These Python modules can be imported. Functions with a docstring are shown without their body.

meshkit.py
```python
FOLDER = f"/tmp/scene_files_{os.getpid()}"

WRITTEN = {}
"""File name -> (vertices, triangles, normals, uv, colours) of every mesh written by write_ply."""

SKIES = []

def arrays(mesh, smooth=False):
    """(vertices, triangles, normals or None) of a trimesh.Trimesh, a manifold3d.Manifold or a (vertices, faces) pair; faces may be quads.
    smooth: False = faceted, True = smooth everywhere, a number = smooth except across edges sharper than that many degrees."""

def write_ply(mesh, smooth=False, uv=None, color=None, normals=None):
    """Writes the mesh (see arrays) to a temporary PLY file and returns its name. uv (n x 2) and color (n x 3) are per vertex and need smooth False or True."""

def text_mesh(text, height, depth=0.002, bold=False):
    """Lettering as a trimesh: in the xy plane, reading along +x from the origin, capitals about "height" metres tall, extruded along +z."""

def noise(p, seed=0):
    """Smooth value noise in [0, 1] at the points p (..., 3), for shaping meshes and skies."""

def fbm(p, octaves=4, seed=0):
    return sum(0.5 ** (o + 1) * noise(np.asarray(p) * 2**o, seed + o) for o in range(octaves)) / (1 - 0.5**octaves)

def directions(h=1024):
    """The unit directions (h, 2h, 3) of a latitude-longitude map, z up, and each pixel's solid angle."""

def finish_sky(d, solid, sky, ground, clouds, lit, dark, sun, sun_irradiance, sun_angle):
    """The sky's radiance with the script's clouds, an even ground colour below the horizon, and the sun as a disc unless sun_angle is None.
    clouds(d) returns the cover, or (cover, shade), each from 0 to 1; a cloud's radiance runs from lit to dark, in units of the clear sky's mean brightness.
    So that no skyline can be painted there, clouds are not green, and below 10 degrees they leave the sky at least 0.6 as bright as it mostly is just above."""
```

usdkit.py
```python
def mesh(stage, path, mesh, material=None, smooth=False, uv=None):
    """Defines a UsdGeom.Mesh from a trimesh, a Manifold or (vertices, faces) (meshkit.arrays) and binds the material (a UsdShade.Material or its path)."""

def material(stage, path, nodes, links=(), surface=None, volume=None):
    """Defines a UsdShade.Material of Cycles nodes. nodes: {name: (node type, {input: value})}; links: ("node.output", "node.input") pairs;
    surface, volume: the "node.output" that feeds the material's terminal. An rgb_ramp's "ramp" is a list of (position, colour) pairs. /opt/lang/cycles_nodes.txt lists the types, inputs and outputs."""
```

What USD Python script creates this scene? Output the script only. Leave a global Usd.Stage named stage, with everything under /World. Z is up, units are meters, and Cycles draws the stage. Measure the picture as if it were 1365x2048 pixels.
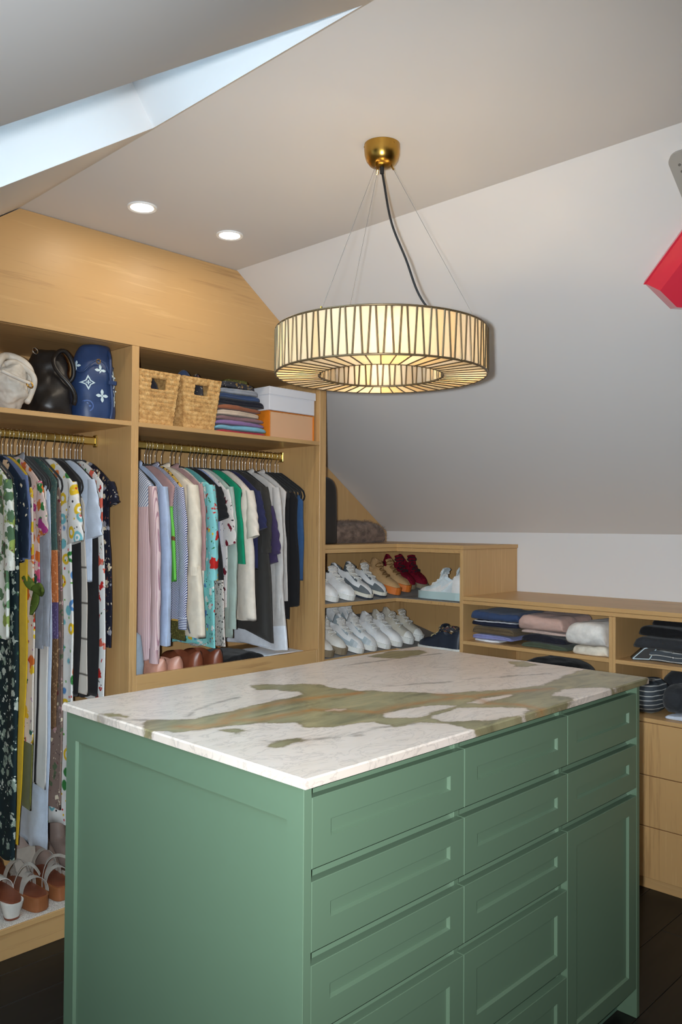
import math, random, numpy as np, trimesh, manifold3d, usdkit, meshkit
from shapely.geometry import Polygon, box as sbox
from pxr import Usd, UsdGeom, UsdLux, UsdShade, Gf, Sdf, Vt

stage = Usd.Stage.CreateInMemory()
UsdGeom.SetStageUpAxis(stage, UsdGeom.Tokens.z)
UsdGeom.SetStageMetersPerUnit(stage, 1.0)
world = UsdGeom.Xform.Define(stage, '/World'); stage.SetDefaultPrim(world.GetPrim())
UsdGeom.Scope.Define(stage, '/World/Looks')
# ------------------------------------------------------------------ camera
YAW, PITCH, ROLL, EYE = 0.768570, 0.0164542, 0.0061925, (0.0, 0.0, 1.33934)
fw = np.array([math.cos(YAW)*math.cos(PITCH), math.sin(YAW)*math.cos(PITCH), math.sin(PITCH)])
rt = np.array([math.sin(YAW), -math.cos(YAW), 0.0]); up = np.cross(rt, fw)
rt, up = math.cos(ROLL)*rt + math.sin(ROLL)*up, math.cos(ROLL)*up - math.sin(ROLL)*rt
cam = UsdGeom.Camera.Define(stage, '/World/camera')
cam.CreateHorizontalApertureAttr(36.0); cam.CreateVerticalApertureAttr(36.0*2048/1365)
cam.CreateFocalLengthAttr(36.0*1657.17/1365); cam.CreateClippingRangeAttr(Gf.Vec2f(0.02, 100))
cam.CreateExposureAttr(0.0)
cam.AddTransformOp().Set(Gf.Matrix4d(*rt, 0, *up, 0, *(-fw), 0, *EYE, 1))
# ------------------------------------------------------------------ light
dome = UsdLux.DomeLight.Define(stage, '/World/sky'); dome.CreateIntensityAttr(2.45); dome.CreateColorAttr(Gf.Vec3f(0.60, 0.82, 1.0))
def disk_light(name, loc, r, power, color, target=None, spread=None):
    l = UsdLux.DiskLight.Define(stage, '/World/' + name); l.CreateRadiusAttr(r)
    l.CreateIntensityAttr(power/(math.pi*math.pi*r*r)); l.CreateColorAttr(Gf.Vec3f(*color)); l.CreateNormalizeAttr(False)
    z = -(np.array(target, float) - np.array(loc)) if target is not None else np.array([0, 0, 1.0])
    z /= np.linalg.norm(z); x = np.cross([0, 1, 0.01], z); x /= np.linalg.norm(x); y = np.cross(z, x)
    l.AddTransformOp().Set(Gf.Matrix4d(*x, 0, *y, 0, *z, 0, *loc, 1))
    if spread:
        s = UsdLux.ShapingAPI.Apply(l.GetPrim()); s.CreateShapingConeAngleAttr(spread); s.CreateShapingConeSoftnessAttr(0.6)
    return l
# the camera's own flash, up and left of the lens as the hard shadows right of things show
FLASH_POWER = 78.0
FLASH = np.array(EYE) - 0.055*rt + 0.012*up - 0.01*fw
fl_ = UsdLux.SphereLight.Define(stage, '/World/camera_flash'); fl_.CreateRadiusAttr(.018); fl_.CreateColorAttr(Gf.Vec3f(.88, .95, 1.0)); fl_.CreateNormalizeAttr(True); fl_.CreateIntensityAttr(FLASH_POWER)
sh_ = UsdLux.ShapingAPI.Apply(fl_.GetPrim()); sh_.CreateShapingConeAngleAttr(48.0); sh_.CreateShapingConeSoftnessAttr(1.0)
fa = fw + .055*rt - .075*up; fa /= np.linalg.norm(fa); fx = np.cross(fa, up); fx /= np.linalg.norm(fx)
fl_.AddTransformOp().Set(Gf.Matrix4d(*fx, 0, *np.cross(fx, fa), 0, *(-fa), 0, *FLASH, 1))
# ------------------------------------------------------------------ names and properties
used = {}
def numbered(parent, name):
    k = (parent, name); n = used.get(k, 0); used[k] = n + 1
    return f'{parent}/{name}' + (f'_{n:03d}' if n else '')
def tag(p, label=None, cat=None, group=None, kind=None):
    for k, v in (('label', label), ('category', cat), ('group', group), ('kind', kind)):
        if v: p.SetCustomDataByKey(k, v)
    return p
def path_of(p): return '/World' if p is None else str(p.GetPath())
MT = {}
def obj(name, m, mat, parent=None, smooth=False, label=None, prim=None, **kw):
    p = numbered(path_of(parent), name)
    g = usdkit.mesh(stage, p, m, MT[mat] if isinstance(mat, str) else mat, smooth=smooth)
    if prim:
        for k, v in prim.items():
            UsdGeom.PrimvarsAPI(g).CreatePrimvar(k, Sdf.ValueTypeNames.FloatArray, 'vertex').Set(Vt.FloatArray.FromNumpy(np.asarray(v, np.float32)))
    return tag(g.GetPrim(), label, **kw)
def thing(name, label, cat, loc=(0, 0, 0), rz=0, group=None, kind=None):
    x = UsdGeom.Xform.Define(stage, numbered('/World', name))
    x.AddTranslateOp().Set(Gf.Vec3d(*map(float, loc)))
    if rz: x.AddRotateZOp().Set(float(rz))
    return tag(x.GetPrim(), label, cat, group, kind)
def dup(src, label, loc, rz=0, group=None, extra=None):
    was = src.GetCustomData()
    nm = src.GetName()
    while nm[-4:-3] == '_' and nm[-3:].isdigit(): nm = nm[:-4]
    r = thing(nm, label, was['category'], loc, rz, group or was.get('group'))
    r.GetReferences().AddInternalReference(src.GetPath())
    r.SetInstanceable(True)
    return r
# ------------------------------------------------------------------ mesh helpers
cat = trimesh.util.concatenate
def bx(x0, x1, y0, y1, z0, z1, b=0.0012):
    b = min(b, (x1-x0)/3, (y1-y0)/3, (z1-z0)/3)
    if b <= 0: return trimesh.creation.box(bounds=[[x0, y0, z0], [x1, y1, z1]])
    P = []
    for sx, X, in ((1, x0), (-1, x1)):
        for sy, Y in ((1, y0), (-1, y1)):
            for sz, Z in ((1, z0), (-1, z1)):
                P += [(X, Y+sy*b, Z+sz*b), (X+sx*b, Y, Z+sz*b), (X+sx*b, Y+sy*b, Z)]
    return trimesh.convex.convex_hull(np.array(P))
def quad(*p): return trimesh.Trimesh(np.array(p, float), [[0, 1, 2], [0, 2, 3]], process=False)
def prism(poly, axis, a, b):
    """poly of 2-D points extruded along axis ('x','y' or 'z') from a to b; 2-D coords are the other two axes in order."""
    m = trimesh.creation.extrude_polygon(poly if isinstance(poly, Polygon) else Polygon(poly), b-a, engine='earcut')
    v = m.vertices.copy(); o = np.empty_like(v)
    if axis == 'z': o[:] = v; o[:, 2] += a
    if axis == 'y': o[:, 0] = v[:, 0]; o[:, 2] = v[:, 1]; o[:, 1] = b - v[:, 2]
    if axis == 'x': o[:, 1] = v[:, 0]; o[:, 2] = v[:, 1]; o[:, 0] = a + v[:, 2]
    return trimesh.Trimesh(o, m.faces, process=False)
def grid(P, close_u=False, close_v=False, cap=False):
    """P[i, j, 3] -> surface"""
    n, m = P.shape[:2]; I = np.arange(n*m).reshape(n, m)
    A = np.vstack([I, I[:1]]) if close_u else I
    A = np.hstack([A, A[:, :1]]) if close_v else A
    q = np.stack([A[:-1, :-1], A[1:, :-1], A[1:, 1:], A[:-1, 1:]], -1).reshape(-1, 4)
    f = np.vstack([q[:, [0, 1, 2]], q[:, [0, 2, 3]]])
    V = P.reshape(-1, 3)
    if cap and close_v:
        for row, flip in ((0, 0), (n-1, 1)):
            c = len(V); V = np.vstack([V, P[row].mean(0)])
            a, b = I[row], np.roll(I[row], -1)
            t = np.stack([np.full(m, c), a, b] if not flip else [np.full(m, c), b, a], -1)
            f = np.vstack([f, t])
    return trimesh.Trimesh(V, f, process=False)
def tube(pts, r, n=8, closed=False):
    pts = np.array(pts, float); r = np.broadcast_to(r, len(pts)); t = np.gradient(pts, axis=0)
    if closed: t = np.roll(pts, -1, 0) - np.roll(pts, 1, 0)
    t /= np.linalg.norm(t, axis=1)[:, None] + 1e-12
    a = np.array([0, 0, 1.0]) if abs(t[0][2]) < .9 else np.array([1.0, 0, 0]); rows = []
    u = np.cross(t[0], a); u /= np.linalg.norm(u)
    for p, d, k in zip(pts, t, r):
        u = u - d*(u@d); u /= np.linalg.norm(u) + 1e-12; w = np.cross(d, u); th = np.arange(n)*2*np.pi/n
        rows.append(p + k*(np.cos(th)[:, None]*u + np.sin(th)[:, None]*w))
    return grid(np.array(rows)[:, ::-1], close_u=closed, close_v=True, cap=not closed)
def lathe(prof, n=32, c=(0, 0, 0)):
    th = np.arange(n)*2*np.pi/n; prof = np.array(prof, float)
    P = np.stack([prof[:, :1]*np.cos(th), prof[:, :1]*np.sin(th), np.repeat(prof[:, 1:], n, 1)], -1) + np.array(c)
    return grid(P, close_v=True)
def spline(pts, n):
    from scipy.interpolate import CubicSpline
    pts = np.array(pts, float); s = np.r_[0, np.cumsum(np.linalg.norm(np.diff(pts, axis=0), axis=1))]
    return CubicSpline(s/s[-1], pts)(np.linspace(0, 1, n))
def fixn(m):
    m = trimesh.Trimesh(m.vertices, m.faces, process=True); trimesh.repair.fix_normals(m); return m
# ------------------------------------------------------------------ materials
def lin(r, g, b): return tuple(((c/255)/12.92 if c/255 <= .04045 else ((c/255+.055)/1.055)**2.4) for c in (r, g, b))
def mat(name, nodes, links=(), surface='p.BSDF'):
    MT[name] = usdkit.material(stage, '/World/Looks/' + name, nodes, links, surface=surface); return name
def plain(name, c, rough=.5, **kw):
    return mat(name, {'p': ('principled_bsdf', {'base_color': c, 'roughness': rough, **kw})})
def wood(name, axis, dark, mid, light, rough=.42):
    s = {'x': (1.2, 26, 26), 'y': (26, 1.2, 26), 'z': (26, 26, 1.2)}[axis]
    s2 = tuple(k*(.16 if k > 5 else .5) for k in s)
    mat(name, {'g': ('geometry', {}), 'm': ('mapping', {'scale': s}), 'm2': ('mapping', {'scale': s2}),
        'n': ('noise_texture', {'scale': 3.0, 'detail': 5, 'roughness': .62, 'distortion': .4}),
        'n2': ('noise_texture', {'scale': 1.6, 'detail': 3, 'distortion': 1.2}),
        'x': ('mix', {'fac': .45}), 'r': ('rgb_ramp', {'ramp': [(.30, dark), (.46, mid), (.55, mid), (.68, light)]}),
        'b': ('bump', {'strength': .12, 'distance': .002}), 'p': ('principled_bsdf', {'roughness': rough})},
        [('g.position', 'm.vector'), ('g.position', 'm2.vector'), ('m.vector', 'n.vector'), ('m2.vector', 'n2.vector'),
         ('n.color', 'x.color1'), ('n2.color', 'x.color2'), ('x.color', 'r.fac'), ('n.fac', 'b.height'), ('r.color', 'p.base_color'), ('b.normal', 'p.normal')])
WD, WM, WL = lin(152, 112, 70), lin(202, 161, 108), lin(222, 184, 130)
for ax in 'xyz': wood('oak_' + ax, ax, WD, WM, WL)
mat('plaster', {'g': ('geometry', {}), 'n': ('noise_texture', {'scale': 60, 'detail': 3}), 'b': ('bump', {'strength': .03, 'distance': .002}), 'p': ('principled_bsdf', {'base_color': lin(224, 222, 222), 'roughness': .7})},
    [('g.position', 'n.vector'), ('n.fac', 'b.height'), ('b.normal', 'p.normal')])
plain('white_gloss', lin(240, 240, 240), .35)
plain('green_paint', lin(98, 121, 98), .38)
plain('green_dark', lin(98, 126, 106), .42)
plain('brass', lin(190, 148, 70), .25, metallic=1.0)
plain('rail_brass', lin(205, 180, 105), .3, metallic=1.0)
plain('steel', lin(225, 225, 225), .15, metallic=1.0)
plain('bronze', lin(112, 94, 68), .34, metallic=.6)
plain('black_rubber', lin(24, 24, 26), .5)
plain('cord_grey', lin(150, 150, 150), .4, metallic=.7)
# ------------------------------------------------------------------ the room
XL, XR, ZC, XK, ZK = 1.145, 2.010, 2.325, 3.449, 1.311      # ceiling edges, knee wall
YB, YF, XW = 2.997, -3.0, -0.35                             # back wall, wall behind the camera, left wall
KL = 0.690                                                   # pitch of the left slope
KR = (ZC-ZK)/(XK-XR)
zl = lambda x: ZC - KL*(XL-x)
mat('floor_wood', {'g': ('geometry', {}), 'm': ('mapping', {'scale': (2.0, 22, 1)}), 'n': ('noise_texture', {'scale': 2.0, 'detail': 5, 'distortion': .5}),
    'o': ('object_info', {}), 'r': ('rgb_ramp', {'ramp': [(.3, lin(13, 12, 10)), (.7, lin(24, 21, 17))]}), 'h': ('hsv', {}), 'v': ('map_range', {'from_min': 0, 'from_max': 1, 'to_min': .8, 'to_max': 1.2}),
    'p': ('principled_bsdf', {'roughness': .5})},
    [('g.position', 'm.vector'), ('m.vector', 'n.vector'), ('n.fac', 'r.fac'), ('r.color', 'h.color'), ('o.random', 'v.value'), ('v.result', 'h.value'), ('h.color', 'p.base_color')])
fl = tag(UsdGeom.Xform.Define(stage, '/World/floor').GetPrim(), 'dark brown timber floor of wide boards', None, None, 'structure')
obj('subfloor', bx(XW-.1, XK+.1, YF-.1, YB+.1, -.1, -.018, 0), 'black_rubber', fl)
rnd = random.Random(4)
y = YF; 
while y < YB:
    x = XW - rnd.random()*1.2
    y1 = min(y + .16, YB)
    while x < XK:
        x1 = x + 1.6
        a, b = max(x, XW), min(x1, XK)
        if b - a > .05: obj('plank', bx(a+.0008, b-.0008, y+.0008, y1-.0008, -.018, 0, .0012), 'floor_wood', fl)
        x = x1
    y += .16
T = .08
def struct(name, m, mt, label, **k): return obj(name, m, mt, label=label, kind='structure', **k)
struct('wall_right', bx(XK, XK+T, YF, YB+T, 0, ZK+.05, 0), 'plaster', 'low white knee wall below the right roof slope')
struct('wall_back', bx(XW, XK, YB+.012, YB+T, 0, ZC+.1, 0), 'plaster', 'white wall behind the wardrobe')
struct('wall_left', bx(XW-T, XW, YF, YB+T, 0, zl(XW)+.05, 0), 'plaster', 'low white wall on the left below the skylight slope')
struct('wall_front', bx(XW-T, XK+T, YF-T, YF, 0, ZC+.1, 0), 'oak_z', 'oak fitted wall behind the viewer')
struct('ceiling', bx(XL-.02, XR+.02, YF, YB+T, ZC, ZC+T, 0), 'plaster', 'flat white ceiling strip between the two roof slopes')
nr = np.array([KR, 0, 1])/math.hypot(KR, 1)*T
struct('ceiling_slope', prism([(XR, ZC), (XK+.02, ZK-.02*KR), (XK+.02+nr[0], ZK-.02*KR+nr[2]), (XR+nr[0], ZC+nr[2])], 'y', YF, YB+T), 'plaster', 'white sloping roof surface on the right above the knee wall')
# left slope with the skylight opening, built as four slabs; shaft walls run square to the slope
OY0, OY1, OX0, OX1 = 1.04, 1.735, -0.12, 1.125
nl = np.array([-KL, 0, 1])/math.hypot(KL, 1)
def slab(x0, x1, y0, y1, h=T):
    P = [(x0, zl(x0)), (x1, zl(x1)), (x1+nl[0]*h, zl(x1)+nl[2]*h), (x0+nl[0]*h, zl(x0)+nl[2]*h)]
    return prism(P, 'y', y0, y1)
H = .30
def shaft(x0, x1, y0, y1): return up_slab(x0, x1, y0, y1, T, H)
def up_slab(x0, x1, y0, y1, h0, h1):
    P = [(x+nl[0]*h, zl(x)+nl[2]*h) for x, h in ((x0, h0), (x1, h0), (x1, h1), (x0, h1))]
    return prism(P, 'y', y0, y1)
sk = cat([slab(XW, OX0, YF, YB+T), slab(OX1, XL+.03, YF, YB+T), slab(OX0, OX1, YF, OY0), slab(OX0, OX1, OY1, YB+T),
          shaft(OX0-.03, OX0, OY0-.03, OY1+.03), shaft(OX1, OX1+.03, OY0-.03, OY1+.03), shaft(OX0, OX1, OY0-.03, OY0), shaft(OX0, OX1, OY1, OY1+.03)])
struct('ceiling_slope', sk, 'plaster', 'white sloping roof surface on the left cut by the skylight shaft')
# roof window: frame and pane at the top of the shaft
wn = thing('window_1', 'white framed roof window at the top of the skylight shaft', None, kind='structure')
def up_slab(x0, x1, y0, y1, h0, h1):
    P = [(x+nl[0]*h, zl(x)+nl[2]*h) for x, h in ((x0, h0), (x1, h0), (x1, h1), (x0, h1))]
    return prism(P, 'y', y0, y1)
f = .05
for a in ((OX0, OX0+f, OY0, OY1), (OX1-f, OX1, OY0, OY1), (OX0+f, OX1-f, OY0, OY0+f), (OX0+f, OX1-f, OY1-f, OY1)):
    obj('window_frame', up_slab(*a, H-.10, H-.02), 'white_gloss', wn)
mat('pane', {'t': ('transparent_bsdf', {'color': (.93, .97, .98)}), 'g': ('glossy_bsdf', {'roughness': .02, 'color': (1, 1, 1)}), 'f': ('fresnel', {'IOR': 1.45}), 'm': ('mix_closure', {})},
    [('f.fac', 'm.fac'), ('t.BSDF', 'm.closure1'), ('g.BSDF', 'm.closure2')], surface='m.closure')
obj('pane', up_slab(OX0+f-.006, OX1-f+.006, OY0+f-.006, OY1-f+.006, H-.064, H-.056), 'pane', wn, label='clear roof window glass')
# downlights: two in view, the row goes on behind the viewer
mat('led', {'p': ('emission', {'color': (1.0, .90, .74), 'strength': 14.0})}, surface='p.emission')
def downlight(x, y, label):
    d = thing('downlight', label, 'ceiling light', (x, y, ZC))
    obj('trim_ring', lathe([(.046, -.0005), (.046, -.004), (.0435, -.006), (.036, -.004), (.034, .0), (.034, -.0005)], 40), 'white_gloss', d, smooth=40)
    obj('diffuser', lathe([(.0345, -.002), (.02, -.0022), (.0001, -.0023)][::-1], 32), 'led', d)
    disk_light(f'downlight_lamp_{used.get("dl", 0)}', (x, y, ZC-.008), .034, .9, (1.0, .86, .66), (x, y, 0)); used['dl'] = used.get('dl', 0) + 1
downlight(1.404, 2.225, 'round recessed downlight nearer the skylight, left one of the two')
downlight(1.745, 2.222, 'round recessed downlight nearer the right slope, right one of the two')
# ------------------------------------------------------------------ island
IA, IB, IC, ID, ZT = .95, 2.225, 1.000, 1.803, .905
isl = thing('island_cabinet', 'sage green dressing island with recessed panel drawers under a marble top', 'island', ((IA+IB)/2, (IC+ID)/2, 0))
ox, oy = (IA+IB)/2, (IC+ID)/2
def loc(m, x, y, z=0): m.apply_translation((-x, -y, -z)); return m
def frame_panel(w, h, t, mx, mz, rec, ch=.003):
    """w x h front lying in x-z, outer face at y=0 going back to y=t, with a recess of depth rec inset by mx, mz and a chamfered lip."""
    b = .0009
    o = np.array([(0, 0), (w, 0), (w, h), (0, h)]); inn = np.array([(mx, mz), (w-mx, mz), (w-mx, h-mz), (mx, h-mz)])
    sg = np.array([(1, 1), (-1, 1), (-1, -1), (1, -1)])
    rings = [(o, t), (o, b), (o+sg*b, 0), (inn, 0), (inn+sg*ch, rec)]
    P = np.array([[(x, yy, z) for x, z in r] for r, yy in rings])
    m = grid(P, close_v=True); n = len(m.vertices)
    f = [[n-4, n-3, n-2], [n-4, n-2, n-1], [2, 1, 0], [3, 2, 0]]
    return trimesh.Trimesh(m.vertices, np.vstack([m.faces[:, ::-1] * 1, np.array(f)]), process=False)
def fr(x0, x1, z0, z1, y0, t=.018, mg=.045, rec=.007):
    m = frame_panel(x1-x0, z1-z0, t, mg, mg, rec); m.apply_translation((x0, y0, z0)); return fixn(m)
# left end: framed panel facing -X
ep = frame_panel(ID-IC, ZT-.0, .018, .042, .062, .007)
v = ep.vertices.copy(); ep.vertices = np.stack([IA + v[:, 1], ID - v[:, 0], v[:, 2]], -1)
obj('end_panel', loc(fixn(ep), ox, oy), 'green_paint', isl)
obj('end_panel', loc(bx(IB-.018, IB, IC, ID, 0, ZT), ox, oy), 'green_paint', isl)
obj('back_panel', loc(bx(IA+.018, IB-.018, ID-.018, ID, 0, ZT), ox, oy), 'green_paint', isl)
obj('plinth', loc(bx(IA+.018, IB-.018, IC+.055, IC+.073, 0, .08), ox, oy), 'green_dark', isl)
cx = [IA+.018, 1.402, 1.826, IB-.018]
gaps = [(.884, .906), (.744, .765), (.605, .627), (.466, .489), (.259, .280)]
# carcass behind the fronts: dividers and finger channels
for i in (1, 2): obj('divider', loc(bx(cx[i]-.009, cx[i]+.009, IC+.0195, ID-.018, .08, ZT), ox, oy), 'green_paint', isl)
obj('base_board', loc(bx(IA+.018, IB-.018, IC+.0195, ID-.018, .08, .095), ox, oy), 'green_paint', isl)
for c in range(3):
    for k, (z0, z1) in enumerate(gaps):
        if c == 2 and k > 2: continue
        x0, x1 = cx[c]+(.009 if c else 0), cx[c+1]-(.009 if c < 2 else 0)
        # sloped finger channel: a rail set back at the top, leaning to the front below
        m = prism([(IC+.0195, z0-.006), (IC+.026, z0-.006), (IC+.050, min(z1+.004, .9045)), (IC+.060, min(z1+.004, .9045)), (IC+.060, z0-.018), (IC+.0195, z0-.018)], 'x', x0, x1)
        obj('finger_channel', loc(fixn(m), ox, oy), 'green_paint', isl)
g = .0015
for c in range(3):
    zs = [(.765, .884), (.627, .744)] + ([(.489, .605), (.280, .466), (.081, .259)] if c < 2 else [])
    for z0, z1 in zs:
        obj('drawer', loc(fr(cx[c]+g, cx[c+1]-g, z0, z1, IC), ox, oy), 'green_paint', isl)
obj('door', loc(fr(cx[2]+g, cx[3]-g, .081, .605, IC), ox, oy), 'green_paint', isl)
# ------------------------------------------------------------------ marble top: drawn veins as distance fields, edges roughened in the material
VEIN = [[0.987, 1.535], [1.046, 1.477], [1.072, 1.466], [1.148, 1.473], [1.243, 1.48], [1.335, 1.492], [1.382, 1.481], [1.417, 1.491], [1.427, 1.53], [1.405, 1.571], [1.374, 1.62], [1.394, 1.669], [1.442, 1.647], [1.5, 1.591], [1.533, 1.559], [1.523, 1.516], [1.533, 1.478], [1.551, 1.483], [1.536, 1.444], [1.596, 1.366], [1.648, 1.299], [1.659, 1.258], [1.718, 1.231], [1.785, 1.195], [1.86, 1.162], [1.948, 1.14], [2.051, 1.152], [2.153, 1.174], [2.25, 1.183], [2.275, 1.117], [2.296, 1.011], [2.211, 0.974], [2.039, 0.989], [2.026, 1.013], [1.987, 1.051], [1.932, 1.072], [1.849, 1.054], [1.866, 1.011], [1.84, 0.988], [1.719, 0.98], [1.641, 0.98], [1.532, 0.968], [1.446, 0.978], [1.419, 1.005], [1.42, 1.064], [1.39, 1.107], [1.322, 1.119], [1.328, 1.149], [1.321, 1.175], [1.29, 1.192], [1.258, 1.201], [1.231, 1.206], [1.186, 1.25], [1.206, 1.292], [1.138, 1.34], [1.08, 1.37], [1.019, 1.379], [0.973, 1.404], [0.94, 1.449], [0.961, 1.493]]
ISLES = [[[1.619, 1.15], [1.698, 1.163], [1.785, 1.128], [1.727, 1.117], [1.64, 1.123]], [[1.369, 1.208], [1.463, 1.218], [1.551, 1.189], [1.583, 1.151], [1.508, 1.143], [1.412, 1.144], [1.37, 1.185]], [[1.439, 1.118], [1.566, 1.134], [1.63, 1.085], [1.679, 1.024], [1.664, 1.006], [1.611, 0.994], [1.554, 1.005], [1.492, 1.022], [1.436, 1.076]], [[1.316, 1.33], [1.353, 1.325], [1.371, 1.307], [1.351, 1.295]]]
SMALL = [[[1.031, 1.189], [1.078, 1.205], [1.116, 1.195], [1.122, 1.173], [1.08, 1.169], [1.039, 1.173]], [[1.963, 1.777], [2.106, 1.804], [2.197, 1.752], [2.177, 1.702], [2.12, 1.69], [2.012, 1.686], [1.988, 1.722]], [[2.216, 1.412], [2.244, 1.385], [2.227, 1.304], [2.164, 1.32], [2.146, 1.348]], [[0.947, 1.651], [0.978, 1.639], [0.984, 1.586], [0.97, 1.58], [0.954, 1.616]], [[1.047, 1.351], [1.078, 1.339], [1.082, 1.309], [1.05, 1.304]]]
RUST = [[[1.1, 1.411], [1.161, 1.442], [1.235, 1.456], [1.305, 1.459], [1.376, 1.451], [1.453, 1.43], [1.526, 1.407]], [[1.1, 1.411], [1.159, 1.366], [1.247, 1.358], [1.309, 1.352], [1.341, 1.32], [1.38, 1.26], [1.396, 1.236], [1.461, 1.237], [1.558, 1.228], [1.632, 1.209], [1.693, 1.186], [1.785, 1.154], [1.92, 1.104]], [[1.005, 1.436], [1.032, 1.397], [1.094, 1.389]], [[1.655, 1.254], [1.693, 1.186], [1.655, 1.108], [1.695, 1.059], [1.691, 0.996]]]
GREY = [[[1.07, 1.496], [1.122, 1.535], [1.192, 1.563], [1.283, 1.578]], [[1.057, 1.225], [1.068, 1.193], [1.22, 1.124]], [[1.194, 1.141], [1.291, 1.136], [1.372, 1.111]], [[0.925, 1.727], [0.94, 1.667], [0.952, 1.569], [0.987, 1.535]], [[1.862, 1.335], [1.936, 1.296], [2.021, 1.262], [2.117, 1.218]], [[1.788, 1.709], [1.882, 1.703], [2.024, 1.687], [2.188, 1.659]], [[1.647, 1.411], [1.747, 1.37], [1.809, 1.341]]]
import shapely
from shapely.geometry import LineString
SX0, SX1, SY0, SY1, SZ0, SZ1 = .944, 2.262, .990, 1.815, ZT, .922
xs = np.r_[SX0, np.linspace(SX0+.003, SX1-.003, 330), SX1]; ys = np.r_[SY0, np.linspace(SY0+.003, SY1-.003, 208), SY1]
gx, gy = np.meshgrid(xs, ys, indexing='ij'); gz = np.full(gx.shape, SZ1); gz[[0, -1]] -= .003; gz[:, [0, -1]] -= .003
top = np.stack([gx, gy, gz], -1)
edge = np.vstack([top[:, 0], top[-1, 1:], top[-2::-1, -1], top[0, -2:0:-1]])
lo = edge.copy(); lo[:, 2] = SZ0
mt_ = grid(top[:, ::1]); ne = len(edge); sd = grid(np.stack([lo, edge]), close_v=True)
V = np.vstack([mt_.vertices, sd.vertices, [[(SX0+SX1)/2, (SY0+SY1)/2, SZ0]]]); n0 = len(mt_.vertices)
F = np.vstack([mt_.faces, sd.faces + n0, [[n0 + 2*ne, n0 + (k+1) % ne, n0 + k] for k in range(ne)]])
pt = shapely.points(V[:, :2])
def sdf(polys):
    out = np.full(len(V), -9.0)
    for q in polys:
        P = Polygon(q).buffer(0); d = shapely.distance(P.boundary, pt); out = np.maximum(out, np.where(shapely.contains(P, pt), d, -d))
    return out
def ldist(ls): return np.min([shapely.distance(LineString(q), pt) for q in ls], 0)
vein = np.maximum(np.minimum(sdf([VEIN]), -sdf(ISLES)), sdf(SMALL))
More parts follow.
